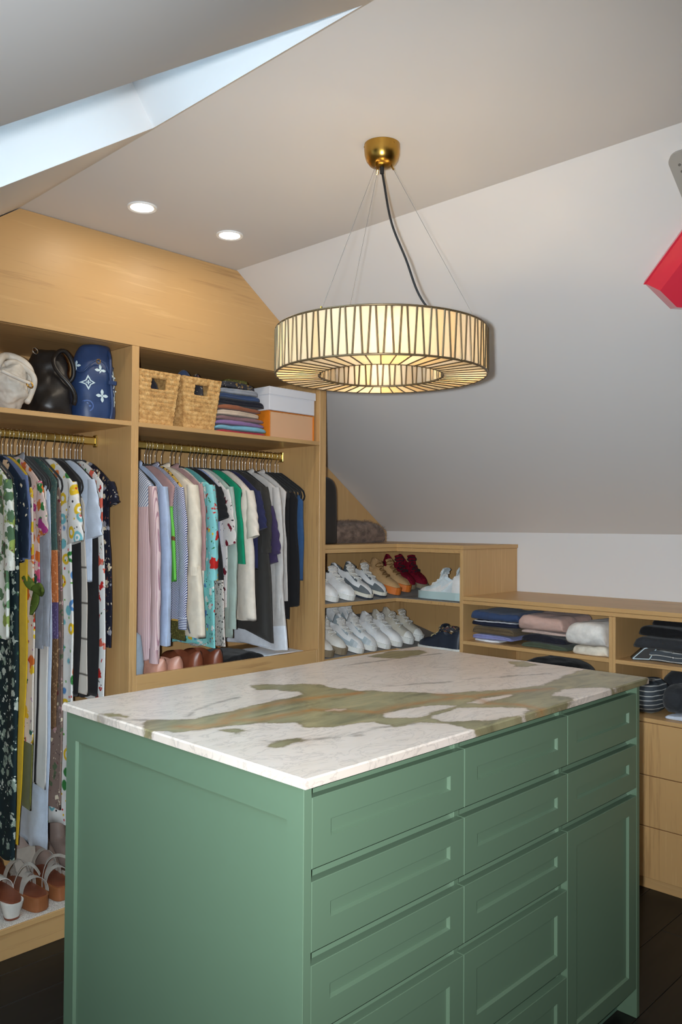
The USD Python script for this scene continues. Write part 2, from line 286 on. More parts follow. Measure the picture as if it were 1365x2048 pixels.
mat('marble', {
    'av': ('attribute', {'attribute': 'vein'}), 'ar': ('attribute', {'attribute': 'rust'}), 'ag': ('attribute', {'attribute': 'grey'}),
    'g': ('geometry', {}), 'm': ('mapping', {'scale': (1, 1.7, 1), 'rotation': (0, 0, .45)}),
    'n1': ('noise_texture', {'scale': 15, 'detail': 8, 'roughness': .66}), 'n2': ('noise_texture', {'scale': 7, 'detail': 8, 'roughness': .6, 'distortion': 2.2}),
    'ms': ('mapping', {'scale': (2.5, 7, 3), 'rotation': (0, 0, .35)}), 'n3': ('noise_texture', {'scale': 2.2, 'detail': 7, 'roughness': .62, 'distortion': 1.0}),
    'k1': ('math', {'math_type': 'multiply_add', 'value2': .055, 'value3': -.0275}), 'vs': ('math', {'math_type': 'add'}),
    'vr': ('rgb_ramp', {'ramp': [(.485, (0, 0, 0)), (.515, (1, 1, 1))]}), 'vo': ('math', {'math_type': 'multiply_add', 'value2': 5.0, 'value3': .5}),
    'er': ('rgb_ramp', {'ramp': [(.46, (0, 0, 0)), (.5, (1, 1, 1)), (.512, (1, 1, 1)), (.56, (0, 0, 0))]}),
    'rs': ('math', {'math_type': 'add'}), 'rr': ('rgb_ramp', {'ramp': [(0, (1, 1, 1)), (.12, (.55, .55, .55)), (.4, (0, 0, 0))]}), 'ro': ('math', {'math_type': 'multiply', 'value2': 14.0}),
    'gs': ('math', {'math_type': 'add'}), 'gr': ('rgb_ramp', {'ramp': [(0, (1, 1, 1)), (.06, (.5, .5, .5)), (.16, (0, 0, 0))]}), 'go': ('math', {'math_type': 'multiply', 'value2': 14.0}),
    'wr': ('rgb_ramp', {'ramp': [(.25, lin(190, 176, 166)), (.34, lin(210, 193, 179)), (.42, lin(216, 200, 186)), (.7, lin(222, 206, 194))]}),
    'hr': ('rgb_ramp', {'ramp': [(.47, (0, 0, 0)), (.5, (1, 1, 1)), (.53, (0, 0, 0))]}),
    'or_': ('rgb_ramp', {'ramp': [(.28, lin(104, 99, 74)), (.45, lin(138, 130, 97)), (.6, lin(156, 146, 110)), (.78, lin(182, 160, 118))]}),
    'c0': ('mix', {'color2': lin(160, 146, 138)}), 'h5': ('math', {'math_type': 'multiply', 'value2': .4}),
    'c1': ('mix', {'color2': lin(132, 122, 112)}), 'g5': ('math', {'math_type': 'multiply', 'value2': .7}),
    'c2': ('mix', {}), 'c3': ('mix', {'color2': lin(172, 112, 52)}), 'r5': ('math', {'math_type': 'multiply', 'value2': .7}),
    'c4': ('mix', {'color2': lin(104, 80, 52)}), 'e5': ('math', {'math_type': 'multiply', 'value2': .32}),
    'p': ('principled_bsdf', {'roughness': .24, 'specular_ior_level': .35})},
    [('g.position', 'm.vector'), ('m.vector', 'n1.vector'), ('m.vector', 'n2.vector'), ('g.position', 'ms.vector'), ('ms.vector', 'n3.vector'),
     ('n1.fac', 'k1.value1'), ('k1.value', 'vs.value1'), ('av.fac', 'vs.value2'), ('vs.value', 'vo.value1'), ('vo.value', 'vr.fac'), ('vo.value', 'er.fac'),
     ('k1.value', 'rs.value1'), ('ar.fac', 'rs.value2'), ('rs.value', 'ro.value1'), ('ro.value', 'rr.fac'),
     ('k1.value', 'gs.value1'), ('ag.fac', 'gs.value2'), ('gs.value', 'go.value1'), ('go.value', 'gr.fac'),
     ('n3.fac', 'wr.fac'), ('n2.fac', 'hr.fac'), ('n3.fac', 'or_.fac'), ('hr.color', 'h5.value1'), ('h5.value', 'c0.fac'), ('wr.color', 'c0.color1'),
     ('gr.color', 'g5.value1'), ('g5.value', 'c1.fac'), ('c0.color', 'c1.color1'), ('vr.color', 'c2.fac'), ('c1.color', 'c2.color1'), ('or_.color', 'c2.color2'),
     ('rr.color', 'r5.value1'), ('r5.value', 'c3.fac'), ('c2.color', 'c3.color1'), ('er.color', 'e5.value1'), ('e5.value', 'c4.fac'), ('c3.color', 'c4.color1'), ('c4.color', 'p.base_color')])
obj('worktop', trimesh.Trimesh(V, F, process=False), 'marble', label='white marble island top with a broad olive and rust vein', cat='worktop',
    prim={'vein': vein, 'rust': ldist(RUST), 'grey': ldist(GREY)})
# ------------------------------------------------------------------ built-in oak joinery
YW, YBK, ZO, ZSH, ZLD = 2.512, 2.985, 1.961, 1.696, .814
t = .0145
obj('bulkhead', prism([(.72, ZO), (2.503, ZO), (2.503, 1.974), (2.012, 2.3235), (1.147, 2.3235), (.72, 2.022)], 'y', YW, YW+.018), 'oak_x', label='wide oak panel across the top of the wardrobe under the ceiling', cat='wood panel')
plain('liner_grey', lin(128, 126, 124), .9)
mat('liner_white', {'g': ('geometry', {}), 'n': ('noise_texture', {'scale': 400, 'detail': 2}), 'r': ('rgb_ramp', {'ramp': [(.35, lin(165, 155, 145)), (.6, lin(222, 215, 206))]}), 'p': ('principled_bsdf', {'roughness': .9})},
    [('g.position', 'n.vector'), ('n.fac', 'r.fac'), ('r.color', 'p.base_color')])
def unit(label, x0, x1, wl, wr, floor_z, ledge):
    cx_ = (x0+x1)/2; u = thing('wardrobe', label, 'wardrobe', (cx_, YBK, 0), 0)
    A = lambda nm, m, mt: obj(nm, loc(m, cx_, YBK), mt, u)
    A('side_panel', bx(x0, x0+wl, YW, YBK, 0, ZO-.0003), 'oak_z'); A('side_panel', bx(x1-wr, x1, YW, YBK, 0, ZO-.0003), 'oak_z')
    a, b = x0+wl, x1-wr
    A('top_panel', bx(a, b, YW+.0185, YBK, ZO-.0005, ZO+.0125), 'oak_x')
    A('back_panel', bx(a, b, YBK-.012, YBK, .06, ZO), 'oak_z')
    A('shelf', bx(a, b, YW, YBK-.012, ZSH-.016, ZSH), 'oak_x')
    A('base_shelf', bx(a, b, YW+(.018 if ledge else 0), YBK-.012, floor_z-.018, floor_z), 'oak_x')
    if ledge: 
        A('front_rail', bx(a, b-.012, YW, YW+.018, .745, ZLD), 'oak_x'); A('filler_strip', bx(b-.0105, b, YW, YW+.018, .70, ZLD), 'oak_z')
        for k in range(3): A('drawer_front', bx(a+.002, b-.002, YW, YW+.018, .075+.2235*k, .075+.2235*k+.219), 'oak_x')
        A('plinth', bx(a, b, YW+.03, YW+.048, 0, .07), 'oak_x')
    else:
        A('plinth', bx(a, b, YW+.006, YW+.024, 0, floor_z-.018), 'oak_x')
        A('shelf_liner', bx(a+.002, b-.002, YW+.004, YBK-.014, floor_z, floor_z+.003), 'liner_white')
    r = A('clothes_rail', bx(a+.002, b-.002, 2.742, 2.757, 1.627, 1.657, .006), 'rail_brass')
    for xx in (a, b-.008): obj('rail_bracket', loc(bx(xx, xx+.008, 2.737, 2.762, 1.620, 1.664, .004), cx_, YBK), 'rail_brass', r)
    return u
unit('oak wardrobe bay on the left with bags on its shelf and long dresses below', .72, 1.5665, .018, t, .098, False)
unit('oak wardrobe bay on the right with baskets on its shelf and shirts below', 1.5665, 2.504, t, .0385, .792, True)
# corner shoe unit: one run along the wardrobe wall, one along the knee wall
XC, YL, YE, ZU, ZM, ZB_, Z2, Z3, Z4 = 3.006, 2.538, 2.155, 1.255, .999, .761, 1.031, .836, .634
sc = thing('shoe_cabinet', 'L-shaped oak corner cabinet with two shoe shelves', 'cabinet', (3.2, 2.8, 0))
A = lambda nm, m, mt: obj(nm, loc(fixn(m), 3.2, 2.8), mt, sc)
LP = lambda o, x0=2.505, y0=YE, x1=XK-.001, y1=YBK: [(x0, YL+o), (XC+o, YL+o), (XC+o, y0), (x1, y0), (x1, y1), (x0, y1)]
A('cabinet_top', prism(LP(-.004, y0=YE-.004), 'z', ZU-.017, ZU), 'oak_x')
A('top_rail', cat([bx(2.505, XC+.018, YL, YL+.018, ZU-.036, ZU-.018, .0006), bx(XC, XC+.018, YE+.018, YL, ZU-.036, ZU-.018, .0006)]), 'oak_x')
for nm, z in (('shelf', ZM), ('base_shelf', ZB_)):
    A(nm, prism(LP(0, y0=YE+.018, y1=YBK-.014, x1=XK-.014), 'z', z-.0155, z), 'oak_x')
    A('shelf_liner', prism(LP(.004, y0=YE+.02, y1=YBK-.016, x1=XK-.016), 'z', z, z+.0025), 'liner_grey')
A('back_panel', bx(2.505, XK-.001, YBK-.013, YBK, .05, ZU-.017), 'oak_z'); A('back_panel', bx(XK-.013, XK-.001, YE+.018, YBK-.013, .05, ZU-.017), 'oak_z')
A('end_panel', bx(XC, XK-.001, YE, YE+.018, 0, ZU-.0175), 'oak_z')
A('door', bx(2.507, XC-.002, YL, YL+.018, .07, ZB_-.018), 'oak_z'); A('door', bx(XC, XC+.018, YE+.02, YL-.002, .07, ZB_-.018), 'oak_z')
A('plinth', bx(2.505, XC+.03, YL+.03, YL+.048, 0, .066), 'oak_x')
obj('gable_panel', prism([(2.506, ZU+.0005), (XK-.002, ZU+.0005), (XK-.002, ZK-.003), (2.506, ZK+KR*(XK-2.506)-.004)], 'y', YBK-.002, YBK+.010), 'oak_z', label='oak panel filling the gable above the corner cabinet', cat='wood panel')
# low run along the knee wall
ru = thing('shelf_cabinet', 'low oak cabinet along the knee wall with open shelves above drawers', 'cabinet', (3.2, 1.2, 0))
A = lambda nm, m, mt: obj(nm, loc(m, 3.2, 1.2), mt, ru)
Y0, DV = .30, (1.4595, .62)
A('cabinet_top', bx(XC-.004, XK-.001, Y0, YE-.0005, Z2-.0165, Z2), 'oak_y')
A('top_rail', bx(XC, XC+.018, Y0, YE-.0005, Z2-.033, Z2-.0175, .0006), 'oak_y')
segs = [(DV[0]+.0135, YE-.001), (DV[1]+.0135, DV[0]-.0135), (Y0, DV[1]-.0135)]
for yd in DV:
    A('divider', bx(XC, XK-.012, yd-.0135, yd, 0, Z2-.034), 'oak_z'); A('divider', bx(XC, XK-.012, yd+.0003, yd+.0135, 0, Z2-.034), 'oak_z')
A('back_panel', bx(XK-.012, XK-.001, Y0, YE-.001, .05, Z2-.018), 'oak_z')
for a, b in segs:
    A('shelf', bx(XC, XK-.012, a, b, Z3-.0155, Z3), 'oak_y'); A('base_shelf', bx(XC, XK-.012, a, b, Z4-.0155, Z4), 'oak_y')
    for z0, z1 in ((.424, .616), (.236, .421), (.047, .233)):
        A('drawer_front', bx(XC+.001, XC+.018, a+.001, b-.001, z0, z1), 'oak_z')
    A('plinth', bx(XC+.022, XC+.04, a, b, 0, .0445), 'oak_y')
# ------------------------------------------------------------------ pendant lamp: leaded glass ring
LX_, LY_, RO, RI, LB, LT = 1.600, 1.407, .271, .160, 1.726, 1.838
pl = thing('pendant_lamp', 'round brass pendant with a leaded cream glass ring shade', 'lamp', (LX_, LY_, 0))
def gm(name, c):
    mat(name, {'t': ('translucent_bsdf', {'color': c}), 'd': ('principled_bsdf', {'base_color': tuple(k*.66 for k in c), 'roughness': .12}), 'm': ('mix_closure', {'fac': .32})},
        [('t.BSDF', 'm.closure1'), ('d.BSDF', 'm.closure2')], surface='m.closure')
gm('opal_a', (.90, .84, .72)); gm('opal_b', (.90, .79, .61)); gm('opal_c', (.92, .87, .80))
rnd = random.Random(9); OP = ['opal_a', 'opal_b', 'opal_c']
def cyl(r, a, z): return np.array([r*math.cos(a), r*math.sin(a), z])
def panel(q, n):   # a thin glass pane with thickness along n
    q = np.array(q); e = .0012*np.array(n); return trimesh.convex.convex_hull(np.vstack([q - e, q + e]))
def strip(p, q, n, w=.0048, h=.0026):
    p, q, n = map(np.array, (p, q, n)); d = q-p; d /= np.linalg.norm(d); s = np.cross(d, n)
    pr = [(-w/2, -h/2), (w/2, -h/2), (w/2, h*.2), (w*.2, h), (-w*.2, h), (-w/2, h*.2)]
    return trimesh.convex.convex_hull(np.array([b + s*x + n*y for b in (p, q) for x, y in pr]))
came = []
N = 48; st = 2*math.pi/N; fa = .34
def wall(R, N, sign, lab):
    st = 2*math.pi/N
    for k in range(N):
        a = k*st
        for wide in (0, 1):   # foot-wide pane then head-wide pane
            c0, wb, wt = (a, 1-fa, fa) if not wide else (a + st/2, fa, 1-fa)
            B = [c0 - wb*st/2, c0 + wb*st/2]; Tt = [c0 - wt*st/2, c0 + wt*st/2]
            am = c0; n = cyl(sign, am, 0)
            obj('glass_pane', panel([cyl(R, B[0], LB+.003), cyl(R, B[1], LB+.003), cyl(R, Tt[1], LT-.003), cyl(R, Tt[0], LT-.003)], n), OP[rnd.choice([0, 0, 1, 2])], pl)
            came.append(strip(cyl(R+sign*.001, B[1], LB+.002), cyl(R+sign*.001, Tt[1], LT-.002), cyl(sign, B[1]*.5+Tt[1]*.5, 0)))
wall(RO, N, 1, 'outer'); wall(RI, 30, -1, 'inner')
for k in range(N):
    a0, a1 = (k-.5)*st, (k+.5)*st
    obj('glass_pane', panel([cyl(RO-.002, a0, LB), cyl(RO-.002, a1, LB), cyl(RI+.002, a1, LB), cyl(RI+.002, a0, LB)], (0, 0, 1)), OP[rnd.choice([0, 1, 1, 2])], pl)
    came.append(strip(cyl(RO, a1, LB-.001), cyl(RI, a1, LB-.001), (0, 0, -1), .0032))
obj('leading', cat(came), 'bronze', pl)
def hoop(r, z, w=.004): 
    th = np.linspace(0, 2*math.pi, 145)[:-1]; return tube([cyl(r, a, z) for a in th], w/2, 8, closed=True)
for r, z in ((RO, LB), (RO, LT), (RI, LB), (RI, LT)): obj('rim', hoop(r, z, .0052), 'bronze', pl, smooth=50)
mat('bulb', {'p': ('emission', {'color': (1.0, .74, .42), 'strength': 150.0})}, surface='p.emission')
CA = math.atan2(-LY_, -LX_)
for k in range(4):
    a = CA + .10 + k*math.pi/2
    b = obj('bulb', trimesh.creation.icosphere(2, .017).apply_translation(cyl(.216, a, 1.785)), 'bulb', pl, smooth=True)
    obj('bulb_holder', trimesh.creation.cylinder(.012, .03, sections=16).apply_translation(cyl(.216, a, 1.817)), 'brass', pl)
    obj('cross_bar', tube([cyl(RI, a, LT-.004), cyl(RO, a, LT-.004)], .003, 8), 'bronze', pl)
can = obj('canopy', lathe([(.0465, ZC-.0005), (.0465, ZC-.012), (.0455, ZC-.026), (.041, ZC-.041), (.032, ZC-.0525), (.019, ZC-.058), (.0001, ZC-.0585)], 48), 'brass', pl, smooth=60)
for a in (.4, 2.5, 4.6): obj('canopy_screw', trimesh.creation.icosphere(1, .0022).apply_translation(cyl(.0462, a, ZC-.009)), 'brass', can)
for a in (188, 308, 68):
    a = math.radians(a)
    obj('wire_grip', tube([cyl(.024, a, ZC-.054), cyl(.030, a, ZC-.066)], .0024, 8), 'brass', pl)
    obj('suspension_wire', tube([cyl(.030, a, ZC-.066), cyl(.255, a, LT+.001)], .00055, 6), 'cord_grey', pl)
    obj('wire_grip', tube([cyl(.254, a, LT+.012), cyl(.255, a, LT-.003)], .0024, 8), 'brass', pl)
obj('cord_grip', trimesh.creation.cylinder(.0055, .018, sections=16).apply_translation((0, 0, ZC-.066)), 'black_rubber', pl)
pts = spline([(0, 0, ZC-.07), (.004, -.008, ZC-.12), (.010, -.030, ZC-.22), (.030, -.060, ZC-.31), (.045, -.09, ZC-.40), (.075, -.14, LT+.02), (.10, -.19, LT-.004)], 40)
obj('power_cord', tube(pts, .0030, 8), 'black_rubber', pl, smooth=True)
# ------------------------------------------------------------------ cloth materials
def cloth(name, c, rough=.85, var=.06, sheen=.15, knit=0):
    lo, hi = tuple(k*(1-var) for k in c), tuple(min(1, k*(1+var)) for k in c)
    return mat(name, {'g': ('geometry', {}), 'n': ('noise_texture', {'scale': 34, 'detail': 4}), 'w': ('noise_texture', {'scale': 700 if not knit else knit, 'detail': 2}),
        'r': ('rgb_ramp', {'ramp': [(.35, lo), (.65, hi)]}), 'b': ('bump', {'strength': .35 if knit else .2, 'distance': .002}), 'p': ('principled_bsdf', {'roughness': rough, 'sheen_weight': sheen, 'specular_ior_level': .2})},
        [('g.position', 'n.vector'), ('g.position', 'w.vector'), ('n.fac', 'r.fac'), ('w.fac', 'b.height'), ('r.color', 'p.base_color'), ('b.normal', 'p.normal')])
def stripes(name, c1, c2, period, direction='y', duty=.5, tilt=0.0, wob=.0003):
    d = {'x': (1, 0, 0), 'y': (0, 1, 0), 'z': (0, 0, 1), 'd': (0, .7, .7), 'yx': (.7, -.7, 0)}[direction]
    return mat(name, {'g': ('geometry', {}), 'n': ('noise_texture', {'scale': 14}), 'a': ('vector_math', {'math_type': 'dot_product', 'vector2': tuple(k/period for k in d)}), 'nw': ('math', {'math_type': 'multiply_add', 'value2': wob/period*14}),
        'f': ('math', {'math_type': 'fraction'}), 'r': ('rgb_ramp', {'ramp': [(0, c1), (max(duty-.06, .01), c1), (duty+.04, c2), (.95, c2), (1, c1)]}), 'p': ('principled_bsdf', {'roughness': .85, 'specular_ior_level': .2})},
        [('g.position', 'a.vector1'), ('g.position', 'n.vector'), ('n.fac', 'nw.value1'), ('a.value', 'nw.value3'), ('nw.value', 'f.value1'), ('f.value', 'r.fac'), ('r.color', 'p.base_color')])
def pal(cols): return {'ramp': [(i/len(cols), c) for i, c in enumerate(cols)], 'interpolate': False}
def prints(name, bg, p1, s1, r1, p2=None, s2=60, r2=.3, wob=.35, rough=.8, ring=False):
    N = {'dv': ('vector_math', {'math_type': 'multiply_add', 'vector2': (1.0/s1,)*3}), 'g': ('geometry', {}), 'p': ('principled_bsdf', {'roughness': rough, 'specular_ior_level': .2}), 'nz': ('noise_texture', {'scale': s1*1.9, 'detail': 2})}
    L = [('g.position', 'nz.vector'), ('nz.color', 'dv.vector1'), ('g.position', 'dv.vector3')]; last = None
    for i, (pp, s, r) in enumerate(((p1, s1, r1), (p2, s2, r2))):
        if not pp: continue
        k = f'k{i}'
        N |= {k+'v': ('voronoi_texture', {'scale': s}), k+'a': ('math', {'math_type': 'multiply_add', 'value2': wob}), k+'t': ('rgb_ramp', {'ramp': [(0, (1, 1, 1)), (r+wob*.5-.03, (1, 1, 1)), (r+wob*.5+.03, (0, 0, 0))]}),
              k+'s': ('separate_color', {}), k+'c': ('rgb_ramp', pal(pp)), k+'m': ('mix', {})}
        if ring: N[k+'t'] = ('rgb_ramp', {'ramp': [(0, (1, 1, 1)), (r*.35, (1, 1, 1)), (r*.42, (0, 0, 0)), (r*.62, (0, 0, 0)), (r*.7, (1, 1, 1)), (r, (1, 1, 1)), (r+.06, (0, 0, 0))]})
        L += [('dv.vector' if not ring else 'g.position', k+'v.vector'), ('nz.fac', k+'a.value1'), (k+'v.distance', k+'a.value3'), (k+'a.value', k+'t.fac'), (k+'v.color', k+'s.color'), (k+'s.r', k+'c.fac'), (k+'t.color', k+'m.fac'), (k+'c.color', k+'m.color2')]
        if last is None: N[k+'m'][1]['color1'] = bg
        else: L.append((last, k+'m.color1'))
        last = k+'m.color'
    L.append((last, 'p.base_color'))
    return mat(name, N, L)
c_ = lin
for n, c in (('denim_pale', c_(150, 166, 182)), ('chambray', c_(178, 194, 222)), ('mauve', c_(178, 142, 140)), ('cream', c_(232, 220, 200)), ('ivory', c_(230, 218, 204)), ('blue_lilac', c_(150, 168, 215)),
             ('orange', c_(222, 128, 50)), ('black', c_(30, 29, 31)), ('sage', c_(166, 182, 172)), ('emerald', c_(14, 142, 104)), ('navy', c_(44, 46, 80)), ('charcoal', c_(58, 55, 52)), ('purple', c_(66, 54, 88)),
             ('pale_grey', c_(205, 200, 196)), ('white_cotton', c_(230, 233, 240)), ('denim_dark', c_(52, 84, 126)), ('ice_blue', c_(204, 215, 232)), ('slate', c_(100, 116, 156)), ('yellow', c_(224, 180, 36)), ('olive', c_(104, 102, 44)),
             ('dusty_pink', c_(205, 170, 158)), ('rose_knit', c_(205, 180, 170)), ('brown_felt', c_(104, 88, 66)), ('periwinkle', c_(136, 140, 190)), ('moss', c_(78, 88, 72)), ('navy_fold', c_(58, 76, 112)), ('ink', c_(34, 35, 46))):
    cloth(n, c)
for n, c in (('teal_knit', c_(96, 168, 168)), ('grey_marl', c_(150, 153, 162)), ('charcoal_knit', c_(52, 54, 58)), ('black_knit', c_(24, 24, 26)), ('cream_fleece', c_(236, 226, 208)), ('white_blanket', c_(232, 228, 222))):
    cloth(n, c, knit=260, var=.10)
stripes('stripe_blue', c_(228, 230, 236), c_(112, 132, 168), .0085, 'd', .6)
stripes('stripe_pink', c_(226, 200, 200), c_(178, 138, 150), .0075, 'y', .72, wob=.00012)
stripes('stripe_navy', c_(222, 222, 232), c_(66, 70, 118), .0060, 'd', .52)
stripes('stripe_cuff', c_(232, 232, 238), c_(60, 64, 110), .0060, 'z', .5)
stripes('beige_tier', c_(220, 210, 198), c_(70, 60, 52), .120, 'z', .965)
stripes('linen_stripe', c_(222, 218, 212), c_(40, 38, 42), .075, 'y', .80)
stripes('grey_stripe', c_(74, 80, 86), c_(200, 200, 196), .017, 'z', .80, wob=.0008)
stripes('navy_stripe', c_(38, 42, 60), c_(215, 215, 218), .024, 'z', .80, wob=.0008)
W, K, RD, GN, YL_, PK, BL, OR, CR, BR = c_(232, 230, 226), c_(28, 27, 30), c_(196, 44, 40), c_(60, 128, 66), c_(228, 190, 50), c_(214, 92, 124), c_(92, 142, 196), c_(216, 116, 52), c_(228, 212, 184), c_(120, 76, 46)
prints('green_print', c_(112, 200, 84), [BR, PK, c_(150, 220, 100), RD], 22, .20, [BR, GN], 46, .10)
prints('leopard_yellow', c_(230, 184, 92), [K, BR, K], 62, .26, wob=.3)
prints('olive_sequin', c_(92, 88, 46), [c_(170, 160, 90), c_(60, 58, 30), c_(120, 112, 60)], 190, .3)
prints('aqua_print', c_(140, 214, 212), [W, BL, c_(120, 100, 180), YL_, W], 30, .34, [RD, GN, K, OR, c_(40, 90, 90)], 58, .20)
prints('aqua_red', c_(140, 210, 212), [RD, RD, YL_, BL], 17, .40, [W, RD, GN], 50, .18)
prints('leopard_bw', c_(206, 196, 188), [K], 78, .28, [K, c_(60, 56, 54)], 130, .22, wob=.5)
prints('flower_bw', c_(228, 220, 214), [K, c_(120, 30, 46), c_(228, 220, 214), c_(206, 190, 150)], 20, .26, [K, c_(90, 86, 86)], 70, .16, wob=.5)
prints('navy_floral', c_(34, 34, 48), [CR, c_(150, 150, 160), c_(34, 34, 48), c_(196, 166, 130)], 28, .36, [CR, c_(150, 76, 56), c_(120, 110, 80)], 58, .22, wob=.5)
prints('white_poppy', W, [RD, W, RD, c_(236, 150, 130), c_(226, 104, 84)], 22, .36, [GN, c_(90, 60, 60), RD, c_(60, 90, 70)], 46, .22, wob=.5)
prints('paisley', W, [BL, OR, c_(120, 186, 196), YL_, GN], 19, .46, [RD, c_(92, 164, 60), K, YL_], 40, .24, wob=.18, ring=True)
for n, a, b in (('lace_teal', c_(70, 94, 90), c_(120, 120, 104)), ('lace_orange', c_(196, 116, 66), c_(226, 166, 120)), ('lace_purple', c_(92, 78, 116), c_(140, 126, 160)), ('lace_brown', c_(112, 82, 58), c_(170, 136, 100))):
    prints(n, a, [b, a], 90, .30, [b], 180, .2, wob=.6)
prints('rose_floral', c_(134, 112, 102), [CR, c_(190, 150, 150), c_(90, 104, 76), c_(120, 50, 56)], 28, .32, [CR, c_(80, 60, 60)], 70, .2, wob=.5)
prints('tropical', c_(230, 206, 196), [PK, GN, c_(170, 60, 130), c_(40, 90, 60), OR], 22, .42, [GN, PK, c_(240, 170, 150)], 44, .2, wob=.5)
prints('olive_flower', c_(76, 92, 34), [c_(60, 78, 28), c_(96, 110, 46)], 18, .3, [RD, PK, c_(96, 90, 170), CR], 36, .15)
prints('navy_leaf', c_(34, 46, 64), [CR, c_(232, 196, 160), c_(34, 46, 64)], 13, .36, [CR, c_(60, 80, 90)], 36, .2, wob=.6)
prints('embroidery', c_(230, 216, 202), [OR, c_(150, 90, 40), c_(230, 216, 202), c_(60, 110, 90), YL_], 20, .38, [RD, GN, c_(150, 70, 150)], 40, .16, wob=.5)
prints('white_leaf', c_(226, 230, 222), [c_(150, 170, 90), c_(120, 160, 120), c_(90, 120, 90)], 19, .42, [c_(110, 40, 70), c_(130, 160, 90)], 40, .18, wob=.6)
prints('black_blossom', c_(26, 42, 46), [c_(180, 188, 176), c_(26, 42, 46), c_(140, 156, 142)], 33, .38, [c_(220, 224, 212), c_(60, 90, 70)], 52, .2, wob=.55)
prints('scarf_print', c_(60, 60, 66), [c_(200, 90, 80), CR, c_(80, 84, 90), c_(150, 120, 70)], 60, .34, [CR, K], 120, .2, wob=.5)
# ------------------------------------------------------------------ hangers and clothes
RY = 2.7495
plain('velvet', lin(20, 19, 21), .95, sheen_weight=.3)
def flat_tube(pts, rx, rr, n=8, closed=False):      # tube lying in the y-z plane, flattened along x
    m = tube([(0, y, z) for y, z in pts], rr, n, closed); m.vertices[:, 0] *= rx/rr; return m
def rounded(pts, n=60):
    P = Polygon(pts).buffer(-.012).buffer(.012, 6).exterior
    return np.array([P.interpolate(k/n, normalized=True).coords[0] for k in range(n)])
def make_hanger(label, X, rz, group):
    h = thing('clothes_hanger', label, 'hanger', (X, RY, 0), rz, group)
    a = np.linspace(math.radians(-40), math.radians(188), 16)
    hk = [(0, .0165*math.cos(t), 1.6435+.0165*math.sin(t)) for t in a]
    obj('hook', tube([(0, -.0168, 1.63)] [:0] + hk[::-1][:16] + [(0, .010, 1.622), (0, .001, 1.610), (0, 0, 1.572)] if False else [(0, p[1]*-1, p[2]) for p in hk[::-1]] + [(0, -.010, 1.625), (0, -.001, 1.612), (0, 0, 1.600), (0, 0, 1.562)], .0016, 6), 'steel', h, smooth=True)
    out = rounded([(-.02, 1.566), (.02, 1.566), (.055, 1.548), (.142, 1.500), (.164, 1.485), (.173, 1.462), (.164, 1.446), (.142, 1.444), (-.142, 1.444), (-.164, 1.446), (-.173, 1.462), (-.164, 1.485), (-.142, 1.500), (-.055, 1.548)], 72)
    obj('frame', flat_tube(out, .0026, .0052, 8, True), 'velvet', h, smooth=True)
    obj('shoulder_bar', cat([flat_tube([(s*.006, 1.560), (s*.05, 1.534), (s*.138, 1.484), (s*.142, 1.448)], .0024, .0062, 6) for s in (-1, 1)] + [flat_tube([(-.03, 1.551), (.03, 1.551)], .0026, .011, 6)]), 'velvet', h, smooth=True)
    return h
def field(y, z): return np.clip((1.47-z)/.22, 0, 1)*(.007*np.sin(9*y + 3.1*z) + .004*np.sin(23*y - 2*z + 1))     # shared drift, so that neighbours nest
def openg(P):       # a hanging cloth shell: open at the neck, closed by a set-back face at the hem
    m = grid(P, close_v=True); n = P.shape[1]; k = len(P)-1
    c = len(m.vertices); V = np.vstack([m.vertices, P[-1].mean(0) + [0, 0, .004]])
    a = k*n + np.arange(n)
    return trimesh.Trimesh(V, np.vstack([m.faces, np.stack([np.full(n, c), np.roll(a, -1), a], -1)]), process=False)
